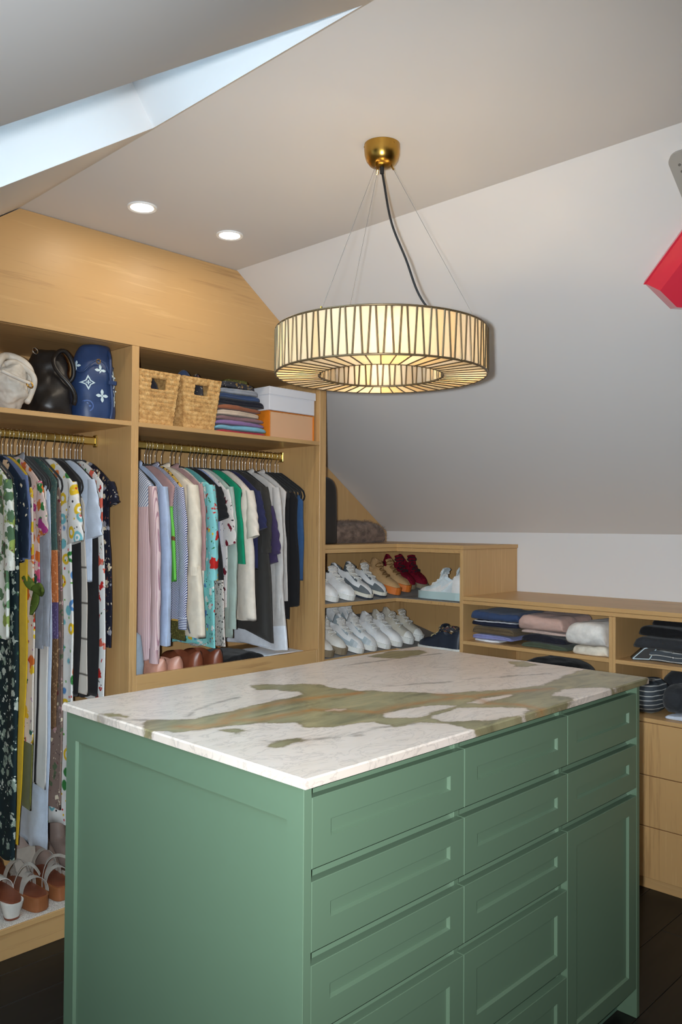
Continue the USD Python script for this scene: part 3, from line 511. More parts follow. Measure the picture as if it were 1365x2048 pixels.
def garment(nm, lab, X, zs, zh, w, wh, t, segs, slv, seed, group=None, slant=0.0, flare=0.0, zip_slit=False):
    r = np.random.default_rng(seed); ct = {'dress': 'dress', 'shirt': 'shirt', 'blouse': 'blouse', 'trousers': 'trousers', 't_shirt': 't-shirt'}.get(nm, nm.replace('_', ' '))
    g = thing(nm, lab, ct, (X, RY, 0), 0, group)
    low = nm in ('trousers', 'skirt') or zs < 1.452; tl, tr = t; t = min(tl, tr); zs = zs if low else max(zs, 1.503); w, wh = w+.016, wh+.012
    def fit(b, k): return np.where(b < 0, np.clip(b, -1, 0)*max(tl*k, .0046), np.clip(b, 0, 1)*max(tr*k, .0046))
    def lim(y): return np.where(y > .20, .20 + (y-.20)*.2, np.where(y < -.20, -.20 + (y+.20)*.85, y))
    zt, ztip = (zs+.03, zs) if low else (1.562, max(zs-.026, 1.478))
    w0 = w*.86 if low else .052
    s = np.linspace(0, 1, 9); rows = [(zt - (zt-ztip)*k**1.25, w0 + (w-w0)*k**.92) for k in s]
    nb = 34; v = np.linspace(0, 1, nb+1)[1:]
    rows += [(ztip + (zh-ztip)*k, w + (wh-w)*k**1.2 - .012*math.sin(math.pi*min(1, k*2.2))*(.3 if low else 1)) for k in v]
    rows = np.array(rows); n = 60; th = np.arange(n)*2*np.pi/n
    cy = np.sign(np.cos(th))*np.abs(np.cos(th))**.72; cx = np.sign(np.sin(th))*np.abs(np.sin(th))**.6
    ph = r.uniform(0, 6.3, 4); P = []
    for i, (z, ww) in enumerate(rows):
        k = max(0, (ztip - z)/max(ztip-zh, .01)); kt = .55 + .45*min(1, i/9)
        y = ww*cy; fold = np.sin(5.5*y/ww*1.5 + ph[0] + .8*k)*.30 + np.sin(9*y/ww + ph[1])*.22
        yl = lim(y*(1 + .015*np.sin(17*z + ph[1]))); x = fit(cx*(.8 + .2*np.sin(7*y/ww + ph[2])) + fold*(.25 + .75*k)*min(1, i/6), kt) + field(yl, z)
        zz = z + k*(.007*np.sin(4*y/ww + ph[2]) + .004*np.sin(11*y/ww + ph[1])) + slant*y*k**3
        P.append(np.stack([x, yl, zz], -1))
    P = np.array(P); a = 0
    for q, (m, ze) in enumerate(segs):
        b = len(rows)-1 if q == len(segs)-1 else int(np.argmin(abs(rows[:, 0]-ze)))
        b = max(b, a+1)
        obj(('body', 'yoke')[0] if q == 0 else 'skirt_panel', openg(P[a:b+1, ::-1]), m, g, smooth=50); a = b
    if slv:
        ze, ry, m = slv; L = zs - ze; short = L < .26; rx = 1.0
        for sgn in (-1, 1):
            kk = np.linspace(0, 1, 18); ctr = np.stack([field(sgn*w*np.ones(18), zs-L*kk) + 0*kk, sgn*(w + .001 + (.010 + flare)*np.minimum(1, kk*4)**.7 + (.012*kk if short else .006*np.sin(3*kk))), zs - .026 - (L-.026)*kk], -1)
            Q = []
            for k, c in zip(kk, ctr):
                ph2 = np.arange(20)*2*np.pi/20; rr = ry*((.72 + .38*k) if short else (.92 - .22*k)) * (.55 + .45*min(1, k*L/.13)); wr = 1 + .10*np.sin(3*ph2 + 26*k + ph[0]) * min(1, k*3)
                Q.append(np.stack([c[0] + fit(np.sin(ph2)*.9, .98) + field(lim(c[1] + rr*np.cos(ph2)*wr*.9), c[2]) - field(np.full(20, sgn*w), c[2]), lim(c[1] + rr*np.cos(ph2)*wr*.9), c[2] + (.010*sgn*k if short else 0.0)*np.cos(ph2)], -1))
            Q = np.array(Q)[:, ::-1]
            sp = obj('sleeve', openg(Q), m, g, smooth=60)
            if not short:
                cf = Q[[-2, -1]].copy(); c0 = cf.mean(1, keepdims=True); cf = (cf-c0)*[1.08, 1.06, 1] + c0; cf[0, :, 2] += .012
                obj('cuff', grid(cf, close_v=True, cap=True), 'stripe_cuff' if m == 'stripe_navy' else m, sp)
    if nm in ('shirt', 'jacket', 'cardigan'):
        th2 = np.linspace(0, 2*np.pi, 25)[:-1]
        C = np.array([np.stack([s_*(t*.35+.0042)*np.sin(th2), s_*.050*np.cos(th2), 1.562 + d + .004*np.cos(2*th2)], -1) for s_, d in ((1.12, -.012), (1.2, .004), (1.0, .014), (.9, .0))])
        obj('collar', grid(C[:, ::-1], close_v=True), segs[0][0], g, smooth=True)
    if zip_slit:
        zz = np.linspace(zh+.16, zh+.004, 12); kk = (zz-zh)/(zh-zh-.16)*-1
        pts = [(-tl*.97 + field(-wh*.55, z), -wh*(.50+.22*(1-k)), z) for z, k in zip(zz, (zz-zh)/.16)]
        obj('zip', cat([tube(pts, .0022, 6), tube([(p[0]-.001, p[1]+.045*(1-q/11), p[2]) for q, p in enumerate(pts)], .0016, 6)]), 'zip_tape', g)
    return g
plain('zip_tape', lin(84, 84, 92), .5)
GARMENTS_R = [
   ('shirt', 'pink and white striped shirt with a blue striped yoke, first in the right bay', 1.673, 1.499, 0.85, 0.165, 0.155, (0.0132, 0.0192), [('stripe_blue', 1.406), ('stripe_pink', 0.85)], (0.841, 0.04, 'stripe_pink')),
   ('shirt', 'plain light blue chambray shirt beside the pink striped one', 1.7096, 1.49, 0.909, 0.175, 0.19, (0.009, 0.0246), [('chambray', 0.909)], (0.901, 0.042, 'chambray')),
   ('blouse', 'bright green printed blouse with a mauve shoulder', 1.7578, 1.484, 1.126, 0.185, 0.2, (0.022, 0.008), [('mauve', 1.408), ('green_print', 1.126)], None),
   ('shirt', 'navy and white pinstriped shirt with a striped cuff', 1.7842, 1.504, 0.987, 0.18, 0.19, (0.01, 0.0117), [('stripe_navy', 0.987)], (0.954, 0.045, 'stripe_navy')),
   ('dress', 'yellow and black leopard print dress with an olive sequin hem', 1.8042, 1.493, 0.91, 0.172, 0.18, (0.0067, 0.0058), [('leopard_yellow', 0.984), ('olive_sequin', 0.91)], None),
   ('jacket', 'long cream jacket with a zip slit at its hem', 1.8328, 1.514, 0.933, 0.185, 0.285, (0.0212, 0.03), [('cream', 0.933)], (1.151, 0.05, 'cream')),
   ('cardigan', 'dusty mauve cardigan behind the cream jacket', 1.8736, 1.52, 1.149, 0.18, 0.185, (0.0086, 0.0058), [('mauve', 1.149)], (1.168, 0.035, 'mauve')),
   ('blouse', 'ivory blouse between the mauve cardigan and the aqua print', 1.8922, 1.497, 1.052, 0.178, 0.17, (0.0112, 0.0112), [('ivory', 1.052)], None),
   ('dress', 'aqua floral print shirt dress with red trim', 1.9162, 1.518, 0.879, 0.18, 0.245, (0.0112, 0.028), [('teal_knit', 1.506), ('aqua_print', 0.879)], (1.129, 0.045, 'aqua_red')),
   ('dress', 'black top with a black and white leopard skirt', 1.9608, 1.512, 0.872, 0.18, 0.255, (0.015, 0.0058), [('black', 1.118), ('leopard_bw', 0.872)], (1.358, 0.05, 'black')),
   ('blouse', 'slim orange blouse hanging beside the aqua print', 1.9794, 1.477, 0.871, 0.17, 0.175, (0.0112, 0.0112), [('blue_lilac', 1.048), ('orange', 0.871)], None),
   ('t_shirt', 'white tee printed with black and red flowers', 1.998, 1.494, 1.018, 0.18, 0.185, (0.0058, 0.0058), [('flower_bw', 1.018)], (1.261, 0.05, 'flower_bw')),
   ('blouse', 'sheer sage green blouse with a gathered cuff', 2.0156, 1.514, 0.893, 0.18, 0.205, (0.0102, 0.0152), [('sage', 0.893)], (0.937, 0.042, 'sage')),
   ('top', 'emerald green sleeveless top', 2.0694, 1.491, 1.186, 0.185, 0.225, (0.02, 0.02), [('emerald', 1.186)], None),
   ('blouse', 'cream silk blouse hanging below the emerald top', 2.1178, 1.462, 0.964, 0.178, 0.22, (0.02, 0.0202), [('ivory', 0.964)], (1.29, 0.04, 'ivory')),
   ('top', 'navy ruffled top next to the charcoal dress', 2.1528, 1.473, 1.199, 0.18, 0.185, (0.0132, 0.013), [('navy', 1.199)], (1.32, 0.05, 'navy')),
   ('dress', 'long charcoal dress with a slanted hem', 2.1872, 1.52, 0.924, 0.185, 0.275, (0.013, 0.013), [('charcoal', 0.924)], (1.228, 0.05, 'charcoal')),
   ('top', 'dark purple ruffled top beside the charcoal dress', 2.2216, 1.444, 1.135, 0.18, 0.235, (0.013, 0.013), [('purple', 1.135)], (1.217, 0.055, 'purple')),
   ('shirt', 'pale grey crinkled shirt with long tails', 2.254, 1.52, 0.838, 0.18, 0.265, (0.011, 0.0188), [('pale_grey', 0.928), ('white_cotton', 0.838)], (0.96, 0.042, 'pale_grey')),
   ('shirt', 'off white ribbed shirt hanging right of the crinkled one', 2.314, 1.467, 1.028, 0.178, 0.18, (0.0178, 0.0117), [('pale_grey', 1.028)], None),
   ('trousers', 'black trousers hanging below the grey shirts', 2.339, 1.447, 0.946, 0.165, 0.165, (0.0117, 0.0088), [('black', 0.946)], None),
   ('dress', 'plain black dress second from the right end', 2.375, 1.448, 1.001, 0.18, 0.19, (0.0188, 0.0148), [('black', 1.001)], None),
   ('skirt', 'dark blue denim skirt at the right end of the rail', 2.422, 1.44, 1.106, 0.165, 0.16, (0.0238, 0.0138), [('denim_dark', 1.106)], None),
]
EXTRA_R = [1.6964, 1.77, 2.035, 2.0452, 2.0936, 2.17, 2.2044, 2.2388, 2.277, 2.292, 2.352, 2.394, 2.44]
GARMENTS_L = [
   ('kimono', 'white and green leaf printed kimono at the left edge', 1.132, 1.502, 0.981, 0.185, 0.18, (0.0132, 0.0164), [('white_leaf', 0.981)], (1.194, 0.05, 'white_leaf')),
   ('dress', 'black dress with white blossom print at the left edge', 1.1665, 1.439, 0.293, 0.185, 0.215, (0.0164, 0.0058), [('black_blossom', 0.293)], None),
   ('blouse', 'dark navy wrap blouse with cream leaves', 1.1797, 1.504, 1.221, 0.185, 0.185, (0.0058, 0.0058), [('navy_leaf', 1.221)], (1.232, 0.055, 'navy_leaf')),
   ('blouse', 'slate blue long sleeved blouse', 1.1928, 1.52, 1.22, 0.18, 0.175, (0.0058, 0.0058), [('slate', 1.22)], (1.227, 0.04, 'slate')),
   ('dress', 'long golden yellow dress', 1.206, 1.52, 0.304, 0.175, 0.15, (0.0058, 0.0081), [('yellow', 0.304)], None),
   ('dress', 'cream embroidered dress with an olive hem band', 1.2239, 1.441, 0.434, 0.17, 0.19, (0.0081, 0.0058), [('embroidery', 0.629), ('olive', 0.434)], None),
   ('blouse', 'tropical pink floral blouse with an olive bow', 1.2371, 1.499, 1.117, 0.185, 0.185, (0.0058, 0.0084), [('tropical', 1.117)], (1.303, 0.05, 'tropical')),
   ('cardigan', 'long grey marl cardigan', 1.2556, 1.443, 0.93, 0.18, 0.185, (0.0084, 0.0058), [('grey_marl', 0.93)], (0.947, 0.045, 'grey_marl')),
   ('dress', 'white linen dress with black braid stripes', 1.2688, 1.443, 0.492, 0.17, 0.19, (0.0058, 0.0058), [('linen_stripe', 0.492)], None),
   ('trousers', 'pale blue wide trousers hanging near the floor', 1.2819, 1.435, 0.282, 0.17, 0.185, (0.0058, 0.0056), [('ice_blue', 0.282)], None),
   ('dress', 'patchwork dress of teal, orange, purple and brown lace', 1.3034, 1.502, 0.628, 0.18, 0.185, (0.0075, 0.0058), [('lace_teal', 1.245), ('lace_orange', 1.081), ('lace_purple', 0.95), ('lace_brown', 0.628)], None),
   ('dress', 'dusty pink and green floral dress with a ragged hem', 1.3166, 1.444, 0.404, 0.17, 0.2, (0.0058, 0.0127), [('rose_floral', 0.404)], None),
   ('dress', 'white dress with a colourful paisley print', 1.3527, 1.505, 0.341, 0.185, 0.2, (0.015, 0.0152), [('paisley', 0.341)], (1.278, 0.06, 'paisley')),
   ('jumpsuit', 'long black jumpsuit beside the paisley dress', 1.3847, 1.498, 0.758, 0.18, 0.16, (0.0152, 0.0152), [('black', 0.758)], None),
   ('skirt', 'beige tiered skirt with dark seam lines', 1.4073, 1.405, 0.763, 0.165, 0.19, (0.0058, 0.0058), [('beige_tier', 0.763)], None),
   ('t_shirt', 'pale blue grey short sleeved top', 1.4239, 1.517, 1.146, 0.18, 0.175, (0.0092, 0.009), [('ice_blue', 1.146)], (1.294, 0.062, 'ice_blue')),
   ('trousers', 'black trousers hanging behind the pale blue top', 1.451, 1.449, 0.746, 0.17, 0.18, (0.0097, 0.008), [('black', 0.746)], None),
   ('dress', 'white dress with red poppy print', 1.4686, 1.479, 0.741, 0.185, 0.2, (0.008, 0.0056), [('white_poppy', 0.741)], None),
   ('dress', 'navy dress printed with cream flowers at the right end of the left bay', 1.493, 1.512, 0.912, 0.185, 0.195, (0.0104, 0.0132), [('navy_floral', 0.912)], (1.406, 0.05, 'navy_floral')),
]
EXTRA_L = [1.2917, 1.3335, 1.4371, 1.4784]
HR = make_hanger('black velvet hanger with a steel hook on the brass rail', 1.700, 0, 'black velvet hangers on the rails')
rg = random.Random(21); first = True
def hang(X, lab):
    global first
    if first: HR.GetAttribute('xformOp:translate').Set(Gf.Vec3d(X, RY, 0)); HR.SetCustomDataByKey('label', lab); first = False
    else: dup(HR, lab, (X, RY, 0), rg.uniform(-.35, .35))
def short(s):
    for k in (' hanging at', ' hanging below', ' hanging right', ' beside', ' behind', ' with a', ' of ', ' at the', ', first', ' next', ' second', ' between', ' near', ' below', ' printed'): s = s.split(k)[0]
    return s
for i, a in enumerate(GARMENTS_R + GARMENTS_L):
    kw = {}
    if 'charcoal' in a[1]: kw['slant'] = .18
    if 'purple' in a[1]: kw['slant'] = -.25
    if 'zip slit' in a[1]: kw['zip_slit'] = True
    G = garment(*a, seed=i+1, **kw)
    hang(a[2], 'black velvet hanger carrying the ' + short(a[1]))
    if 'olive bow' in a[1]:
        for s, (y0, z0, y1, z1) in enumerate(((-.196, 1.132, -.262, 1.128), (-.196, 1.132, -.205, 1.050), (-.196, 1.135, -.150, 1.165))):
            k = np.linspace(0, 1, 12); 
            Q = [np.stack([-.014 + .010*np.sin(3*kk+s) + .006*np.sin(p), y0+(y1-y0)*kk + .024*np.sin(math.pi*min(1, kk*.85+.1))*np.cos(p)*(1 if abs(z1-z0) > abs(y1-y0) else .2), z0+(z1-z0)*kk + .022*np.sin(math.pi*min(1, kk*.85+.1))*np.cos(p)*(1 if abs(z1-z0) < abs(y1-y0) else .2)], -1) for kk in k for p in [np.arange(12)*2*np.pi/12]]
            obj('bow_loop', fixn(grid(np.array(Q), close_v=True, cap=True)), 'olive_flower', G, smooth=60)
al = sorted(GARMENTS_R + GARMENTS_L, key=lambda a: a[2])
for X in EXTRA_R + EXTRA_L:
    nb = max((a for a in al if a[2] < X), key=lambda a: a[2])
    k = sum(1 for q in EXTRA_R + EXTRA_L if nb[2] < q < X)
    hang(X, ('bare', 'second bare', 'third bare')[k] + ' black velvet hanger right of the ' + short(nb[1]))
# ------------------------------------------------------------------ bags, baskets and boxes on the top shelf
ZS = ZSH
def leather(name, c, rough=.4, bump=.25, sc=900):
    return mat(name, {'g': ('geometry', {}), 'n': ('noise_texture', {'scale': sc, 'detail': 2}), 'n2': ('noise_texture', {'scale': 18, 'detail': 3}), 'r': ('rgb_ramp', {'ramp': [(.35, tuple(k*.88 for k in c)), (.65, tuple(min(1, k*1.1) for k in c))]}), 'b': ('bump', {'strength': bump, 'distance': .001}), 'p': ('principled_bsdf', {'roughness': rough})},
        [('g.position', 'n.vector'), ('g.position', 'n2.vector'), ('n2.fac', 'r.fac'), ('r.color', 'p.base_color'), ('n.fac', 'b.height'), ('b.normal', 'p.normal')])
leather('leather_navy', lin(44, 66, 108), .42); leather('leather_black', lin(34, 31, 30), .36); leather('leather_cream', lin(206, 198, 186), .55); leather('leather_tan', lin(158, 82, 40), .38); leather('leather_pink', lin(206, 150, 130), .35); leather('leather_brown', lin(128, 70, 48), .3)
plain('motif_white', lin(205, 225, 232), .5); plain('motif_blue', lin(70, 100, 160), .5); plain('card_white', lin(226, 226, 232), .6); plain('card_orange', lin(226, 128, 28), .55); plain('card_peach', lin(222, 176, 138), .6)
def loft(rows, n=48, p=2.6, tw=None):
    """rows of (z, cx, cy, half x, half y, exponent)"""
    th = np.arange(n)*2*np.pi/n; P = []
    for r_ in rows:
        z, cx, cy, hx, hy = r_[:5]; q = 2/(r_[5] if len(r_) > 5 else p)
        P.append(np.stack([cx + hx*np.sign(np.cos(th))*np.abs(np.cos(th))**q, cy + hy*np.sign(np.sin(th))*np.abs(np.sin(th))**q, np.full(n, z)], -1))
    return np.array(P)
def bump_mesh(m, amp, sc, seed=0, oct_=3, z0=None):
    v = m.vertices; n = np.array(m.vertex_normals); d = (meshkit.fbm(v*sc + 7.3*seed, oct_, seed) - .5)*2*amp
    if z0 is not None: d = d*np.clip((v[:, 2]-z0)/.02, 0, 1)
    m.vertices = v + n*d[:, None]; return m
# navy bucket bag with pale motifs
nb = thing('bucket_bag', 'navy leather bucket bag printed with pale four petal flowers', 'handbag', (1.456, 2.615, ZS))
rows = [(.0005, 0, 0, .066, .062, 3), (.004, 0, 0, .072, .068, 3), (.06, 0, 0, .074, .070, 2.8), (.13, .001, 0, .072, .066, 2.6), (.185, .003, 0, .068, .056, 2.4), (.22, .006, 0, .064, .046, 2.2), (.252, .012, 0, .056, .034, 2.1), (.262, .018, 0, .048, .024, 2.0)]
R_ = np.array(rows); zz = np.linspace(0, 1, 40); from scipy.interpolate import PchipInterpolator
Rf = PchipInterpolator(np.linspace(0, 1, len(rows)), R_)(zz); bm = grid(loft(Rf), close_v=True, cap=True); bump_mesh(bm, .006, 14, 3, z0=.01)
obj('bag_body', fixn(bm), 'leather_navy', nb, smooth=True)
obj('side_strap', tube(spline([(.030, -.074, .004), (.034, -.076, .09), (.030, -.072, .15), (.036, -.06, .20), (.046, -.03, .245)], 24), .0055, 8), 'leather_navy', nb, smooth=True)
obj('strap_slider', bx(.018, .048, -.084, -.070, .120, .134), 'leather_navy', nb)
obj('drawstring', tube(spline([(-.072, .0, .19), (-.05, -.058, .17), (-.018, -.066, .20), (.012, -.068, .19), (.03, -.064, .16), (.064, -.03, .19)], 40), .0028, 6), 'leather_navy', nb, smooth=True)
obj('drawstring_ring', trimesh.creation.torus(.007, .0016, 20, 8).apply_transform(trimesh.transformations.rotation_matrix(1.57, [1, 0, 0], [0, 0, 0])).apply_translation((-.014, -.070, .196)), 'brass', nb, smooth=True)
def petal4(r):
    out = None
    for k in range(4):
        t_ = np.linspace(0, np.pi, 14); a = r*(.12 + .88*np.sin(t_/2)**1); 
        P = Polygon([(r*s*np.cos(k*np.pi/2) - w_*np.sin(k*np.pi/2), r*s*np.sin(k*np.pi/2) + w_*np.cos(k*np.pi/2)) for s, w_ in [(.10, 0), (.35, .20*r), (.62, .25*r), (.85, .14*r), (1, 0), (.85, -.14*r), (.62, -.25*r), (.35, -.20*r)]])
        out = P if out is None else out.union(P)
    return out.union(sbox(-.2*r, -.2*r, .2*r, .2*r)).difference(Polygon([(.09*r*np.cos(a), .09*r*np.sin(a)) for a in np.linspace(0, 6.28, 12)]))
def stick(poly, x, z, mt, rz=0, ry_=0):
    """lay a flat motif on the bag's skin at (x, z) of its front, or turned round its axis by rz degrees"""
    gs = getattr(poly, 'geoms', [poly]); m = cat([trimesh.creation.extrude_polygon(g, .0012, engine='earcut') for g in gs])
    m = m.subdivide_to_size(.006); v = m.vertices.copy()
    k = np.interp(v[:, 1]+z, R_[:, 0], np.arange(len(R_))); hx = np.interp(v[:, 1]+z, R_[:, 0], R_[:, 3]); hy = np.interp(v[:, 1]+z, R_[:, 0], R_[:, 4])
    if rz == 0:
        xx = np.clip((v[:, 0]+x)/hx, -.97, .97); y = -hy*(1-np.abs(xx)**2.7)**(1/2.7) - .0022 + v[:, 2]*-1
        V = np.stack([v[:, 0]+x, y, v[:, 1]+z], -1)
    else:
        yy = np.clip((v[:, 0]+x)/hy, -.97, .97); xx = -hx*(1-np.abs(yy)**2.7)**(1/2.7) - .0022 - v[:, 2]
        V = np.stack([xx, -(v[:, 0]+x), v[:, 1]+z], -1)
    m = trimesh.Trimesh(V, m.faces, process=False); return obj('motif', fixn(m), mt, nb)
stick(petal4(.021), -.002, .168, 'motif_white'); stick(petal4(.023), .000, .080, 'motif_white'); stick(petal4(.020), .056, .155, 'motif_white'); stick(petal4(.019), .052, .066, 'motif_white')
dm = Polygon([(0, .026), (.008, .008), (.022, 0), (.008, -.008), (0, -.026), (-.008, -.008), (-.022, 0), (-.008, .008)])
stick(dm.difference(dm.buffer(-.0035)).union(petal4(.008)), -.046, .122, 'motif_white'); stick(dm.difference(dm.buffer(-.0035)), .058, .108, 'motif_white')
cr = Polygon([(.02*np.cos(a), .02*np.sin(a)) for a in np.linspace(0, 6.28, 30)]); stick(cr.difference(cr.buffer(-.004)).union(petal4(.013)), -.050, .042, 'motif_blue')
stick(petal4(.020), .0, .10, 'motif_white', 90); stick(petal4(.018), .02, .18, 'motif_white', 90)
# slouching black bag
bb = thing('shoulder_bag', 'slouching black leather bag between the cream and the navy bags', 'handbag', (1.306, 2.645, ZS))
rows = [(.0005, 0, 0, .060, .085, 2.6), (.006, 0, 0, .070, .098, 2.6), (.05, .0, 0, .075, .100, 2.4), (.10, .0, 0, .072, .090, 2.2), (.15, .004, .0, .066, .074, 2.1), (.19, .008, .0, .056, .054, 2), (.215, .010, 0, .040, .034, 2), (.226, .01, 0, .02, .016, 2)]
bm = grid(loft(PchipInterpolator(np.linspace(0, 1, 8), np.array(rows))(np.linspace(0, 1, 50)), 64), close_v=True, cap=True)
bump_mesh(bm, .017, 17, 5, 2, z0=.0); bm.vertices[:, 2] = np.maximum(bm.vertices[:, 2], .0006)
bm.vertices[:, 0] = np.clip(bm.vertices[:, 0], -.0795, .0755)
obj('bag_body', fixn(bm), 'leather_black', bb, smooth=True)
obj('strap', tube(spline([(.055, -.02, .12), (.066, -.05, .19), (.030, -.055, .222), (-.01, -.07, .18), (.02, -.104, .11), (.05, -.094, .04)], 40), .0075, 10), 'leather_black', bb, smooth=True)
obj('strap_ring', trimesh.creation.torus(.011, .0022, 24, 8).apply_transform(trimesh.transformations.rotation_matrix(1.3, [1, .3, 0])).apply_translation((-.05, -.02, .214)), 'steel', bb, smooth=True)
# cream hobo bag, round with a thick strap round its rim
cb = thing('hobo_bag', 'soft cream leather hobo bag with a knotted strap', 'handbag', (1.157, 2.612, ZS))
bm = trimesh.creation.icosphere(5, 1.0); v = bm.vertices; v[:, 0] *= .064; v[:, 1] *= .088; v[:, 2] *= .080; bump_mesh(bm, .015, 22, 9, 3); bm.vertices[:, 2] += .082; bm.vertices[:, 2] = np.maximum(bm.vertices[:, 2], .0008)
obj('bag_body', bm, 'leather_cream', cb, smooth=True)
a = np.linspace(-.6, 3.6, 50)
obj('strap', tube([(.062*np.cos(t_) , -.030 - .05*np.sin(t_*1.0)*0 - .018*np.sin(3*t_), .088 + .090*np.sin(t_)) for t_ in a], .0125, 12), 'leather_cream', cb, smooth=True)
obj('strap', tube([(.062*np.cos(t_), -.058 - .01*np.sin(4*t_), .084 + .068*np.sin(t_)) for t_ in np.linspace(-.9, 2.2, 36)], .009, 10), 'leather_cream', cb, smooth=True)
obj('buckle', trimesh.creation.torus(.012, .0024, 22, 8).apply_transform(trimesh.transformations.rotation_matrix(1.2, [1, .2, .2])).apply_translation((.030, -.096, .082)), 'brass', cb, smooth=True)
obj('tie', tube(spline([(-.055, -.085, .115), (-.02, -.095, .10), (.03, -.098, .085)], 20), .006, 8), 'leather_cream', cb, smooth=True)
# tan bag at the left edge
tb = thing('tote_bag', 'tan leather bag cut off by the left edge of the photo', 'handbag', (1.024, 2.62, ZS))
rows = [(.0005, 0, 0, .052, .080, 4), (.003, 0, 0, .055, .084, 4), (.05, 0, 0, .052, .080, 4), (.12, 0, 0, .044, .066, 4), (.17, 0, 0, .034, .055, 4), (.176, 0, 0, .030, .050, 4)]
obj('bag_body', fixn(grid(loft(np.array(rows)), close_v=True, cap=True)), 'leather_tan', tb, smooth=40)
for s in (-.03, .03): obj('handle', tube(spline([(.012, s-.045 if s < 0 else s-.05, .165), (.030, s-.03, .215), (.034, s, .228), (.030, s+.03, .215), (.012, s+.045, .165)], 30), .0058, 10), 'leather_tan' if s < 0 else 'leather_black', tb, smooth=True)
# woven baskets
mat('hyacinth', {'g': ('geometry', {}), 'n': ('noise_texture', {'scale': 60, 'detail': 4}), 'm': ('mapping', {'scale': (160, 160, 500)}), 'n2': ('noise_texture', {'scale': 1, 'detail': 3}), 'x': ('mix', {'fac': .4}), 'r': ('rgb_ramp', {'ramp': [(.3, lin(150, 106, 58)), (.5, lin(205, 160, 98)), (.7, lin(232, 196, 138))]}), 'b': ('bump', {'strength': .4, 'distance': .002}), 'p': ('principled_bsdf', {'roughness': .7})},
    [('g.position', 'n.vector'), ('g.position', 'm.vector'), ('m.vector', 'n2.vector'), ('n.fac', 'x.color1'), ('n2.fac', 'x.color2'), ('x.color', 'r.fac'), ('r.color', 'p.base_color'), ('n2.fac', 'b.height'), ('b.normal', 'p.normal')])
def basket(label, loc_, wx, wy, h):
    b = thing('woven_basket', label, 'basket', loc_)
    rowh, per = .0165, .034
    def wall(side):
        L = wx if side in (0, 2) else wy; nu, nv = 110, 84
        u = np.linspace(-.5, .5, nu+1); v = np.linspace(0, 1, nv+1); U, V_ = np.meshgrid(u, v, indexing='ij'); Z = V_*h; tap = .78 + .22*V_
        r_ = Z/rowh; k = np.floor(r_); fz = r_ - k; arc = (U*L/per*tap + .5*k) % 1.0
        d = .0058*np.sqrt(np.maximum(0, np.sin(np.pi*fz)))*(.45 + .55*np.abs(np.sin(np.pi*((arc + .5*(fz-.5)) % 1.0)))) + .0008*np.sin(170*U + 31*k)
        rim = V_ > .93; d = np.where(rim, .0035*np.sin(np.pi*np.clip((V_-.93)/.07, 0, 1))**.5 + .002*np.abs(np.sin(np.pi*U*L/.02)), d)
        hole = (np.abs(U*L*tap) < .032) & (Z > h*.66) & (Z < h*.86) if side in (0, 2) else np.zeros_like(U, bool)
        d = np.where(hole, -.001, d)
        def pos(dd):
            half = (wy if side in (0, 2) else wx)/2*tap; x, y = U*L*tap, -half - dd + .004
            rot = side*np.pi/2; return np.stack([x*np.cos(rot) - y*np.sin(rot), x*np.sin(rot) + y*np.cos(rot), Z + .0012], -1)
        A_, B_ = pos(d), pos(-.007 - .3*d); I = np.arange((nu+1)*(nv+1)).reshape(nu+1, nv+1)
        ok = ~(hole[:-1, :-1] & hole[1:, 1:] & hole[1:, :-1] & hole[:-1, 1:])
        q = np.stack([I[:-1, :-1], I[1:, :-1], I[1:, 1:], I[:-1, 1:]], -1)[ok]; n = I.size
        f = np.vstack([q[:, [0, 1, 2]], q[:, [0, 2, 3]]]); f2 = f[:, ::-1] + n
        # close every open edge between the two skins
        e = np.vstack([f[:, [0, 1]], f[:, [1, 2]], f[:, [2, 0]]]); key = {}
        s_ = np.sort(e, 1); uq, inv, ct = np.unique(s_, axis=0, return_inverse=True, return_counts=True); be = e[ct[inv.ravel()] == 1]
        sidef = np.vstack([np.stack([be[:, 1], be[:, 0], be[:, 0]+n], -1), np.stack([be[:, 1], be[:, 0]+n, be[:, 1]+n], -1)])
        m = trimesh.Trimesh(np.vstack([A_.reshape(-1, 3), B_.reshape(-1, 3)]), np.vstack([f, f2, sidef]), process=False); m.remove_unreferenced_vertices(); return m
    for s in range(4): obj('woven_side', wall(s), 'hyacinth', b, smooth=50)
    obj('base', bx(-wx*.385, wx*.385, -wy*.385, wy*.385, .0005, .006), 'hyacinth', b)
    return b
basket('woven water hyacinth basket against the middle wardrobe panel', (1.678, 2.632, ZS), .178, .205, .192)
basket('woven water hyacinth basket beside the folded scarves', (1.866, 2.632, ZS), .178, .205, .192)
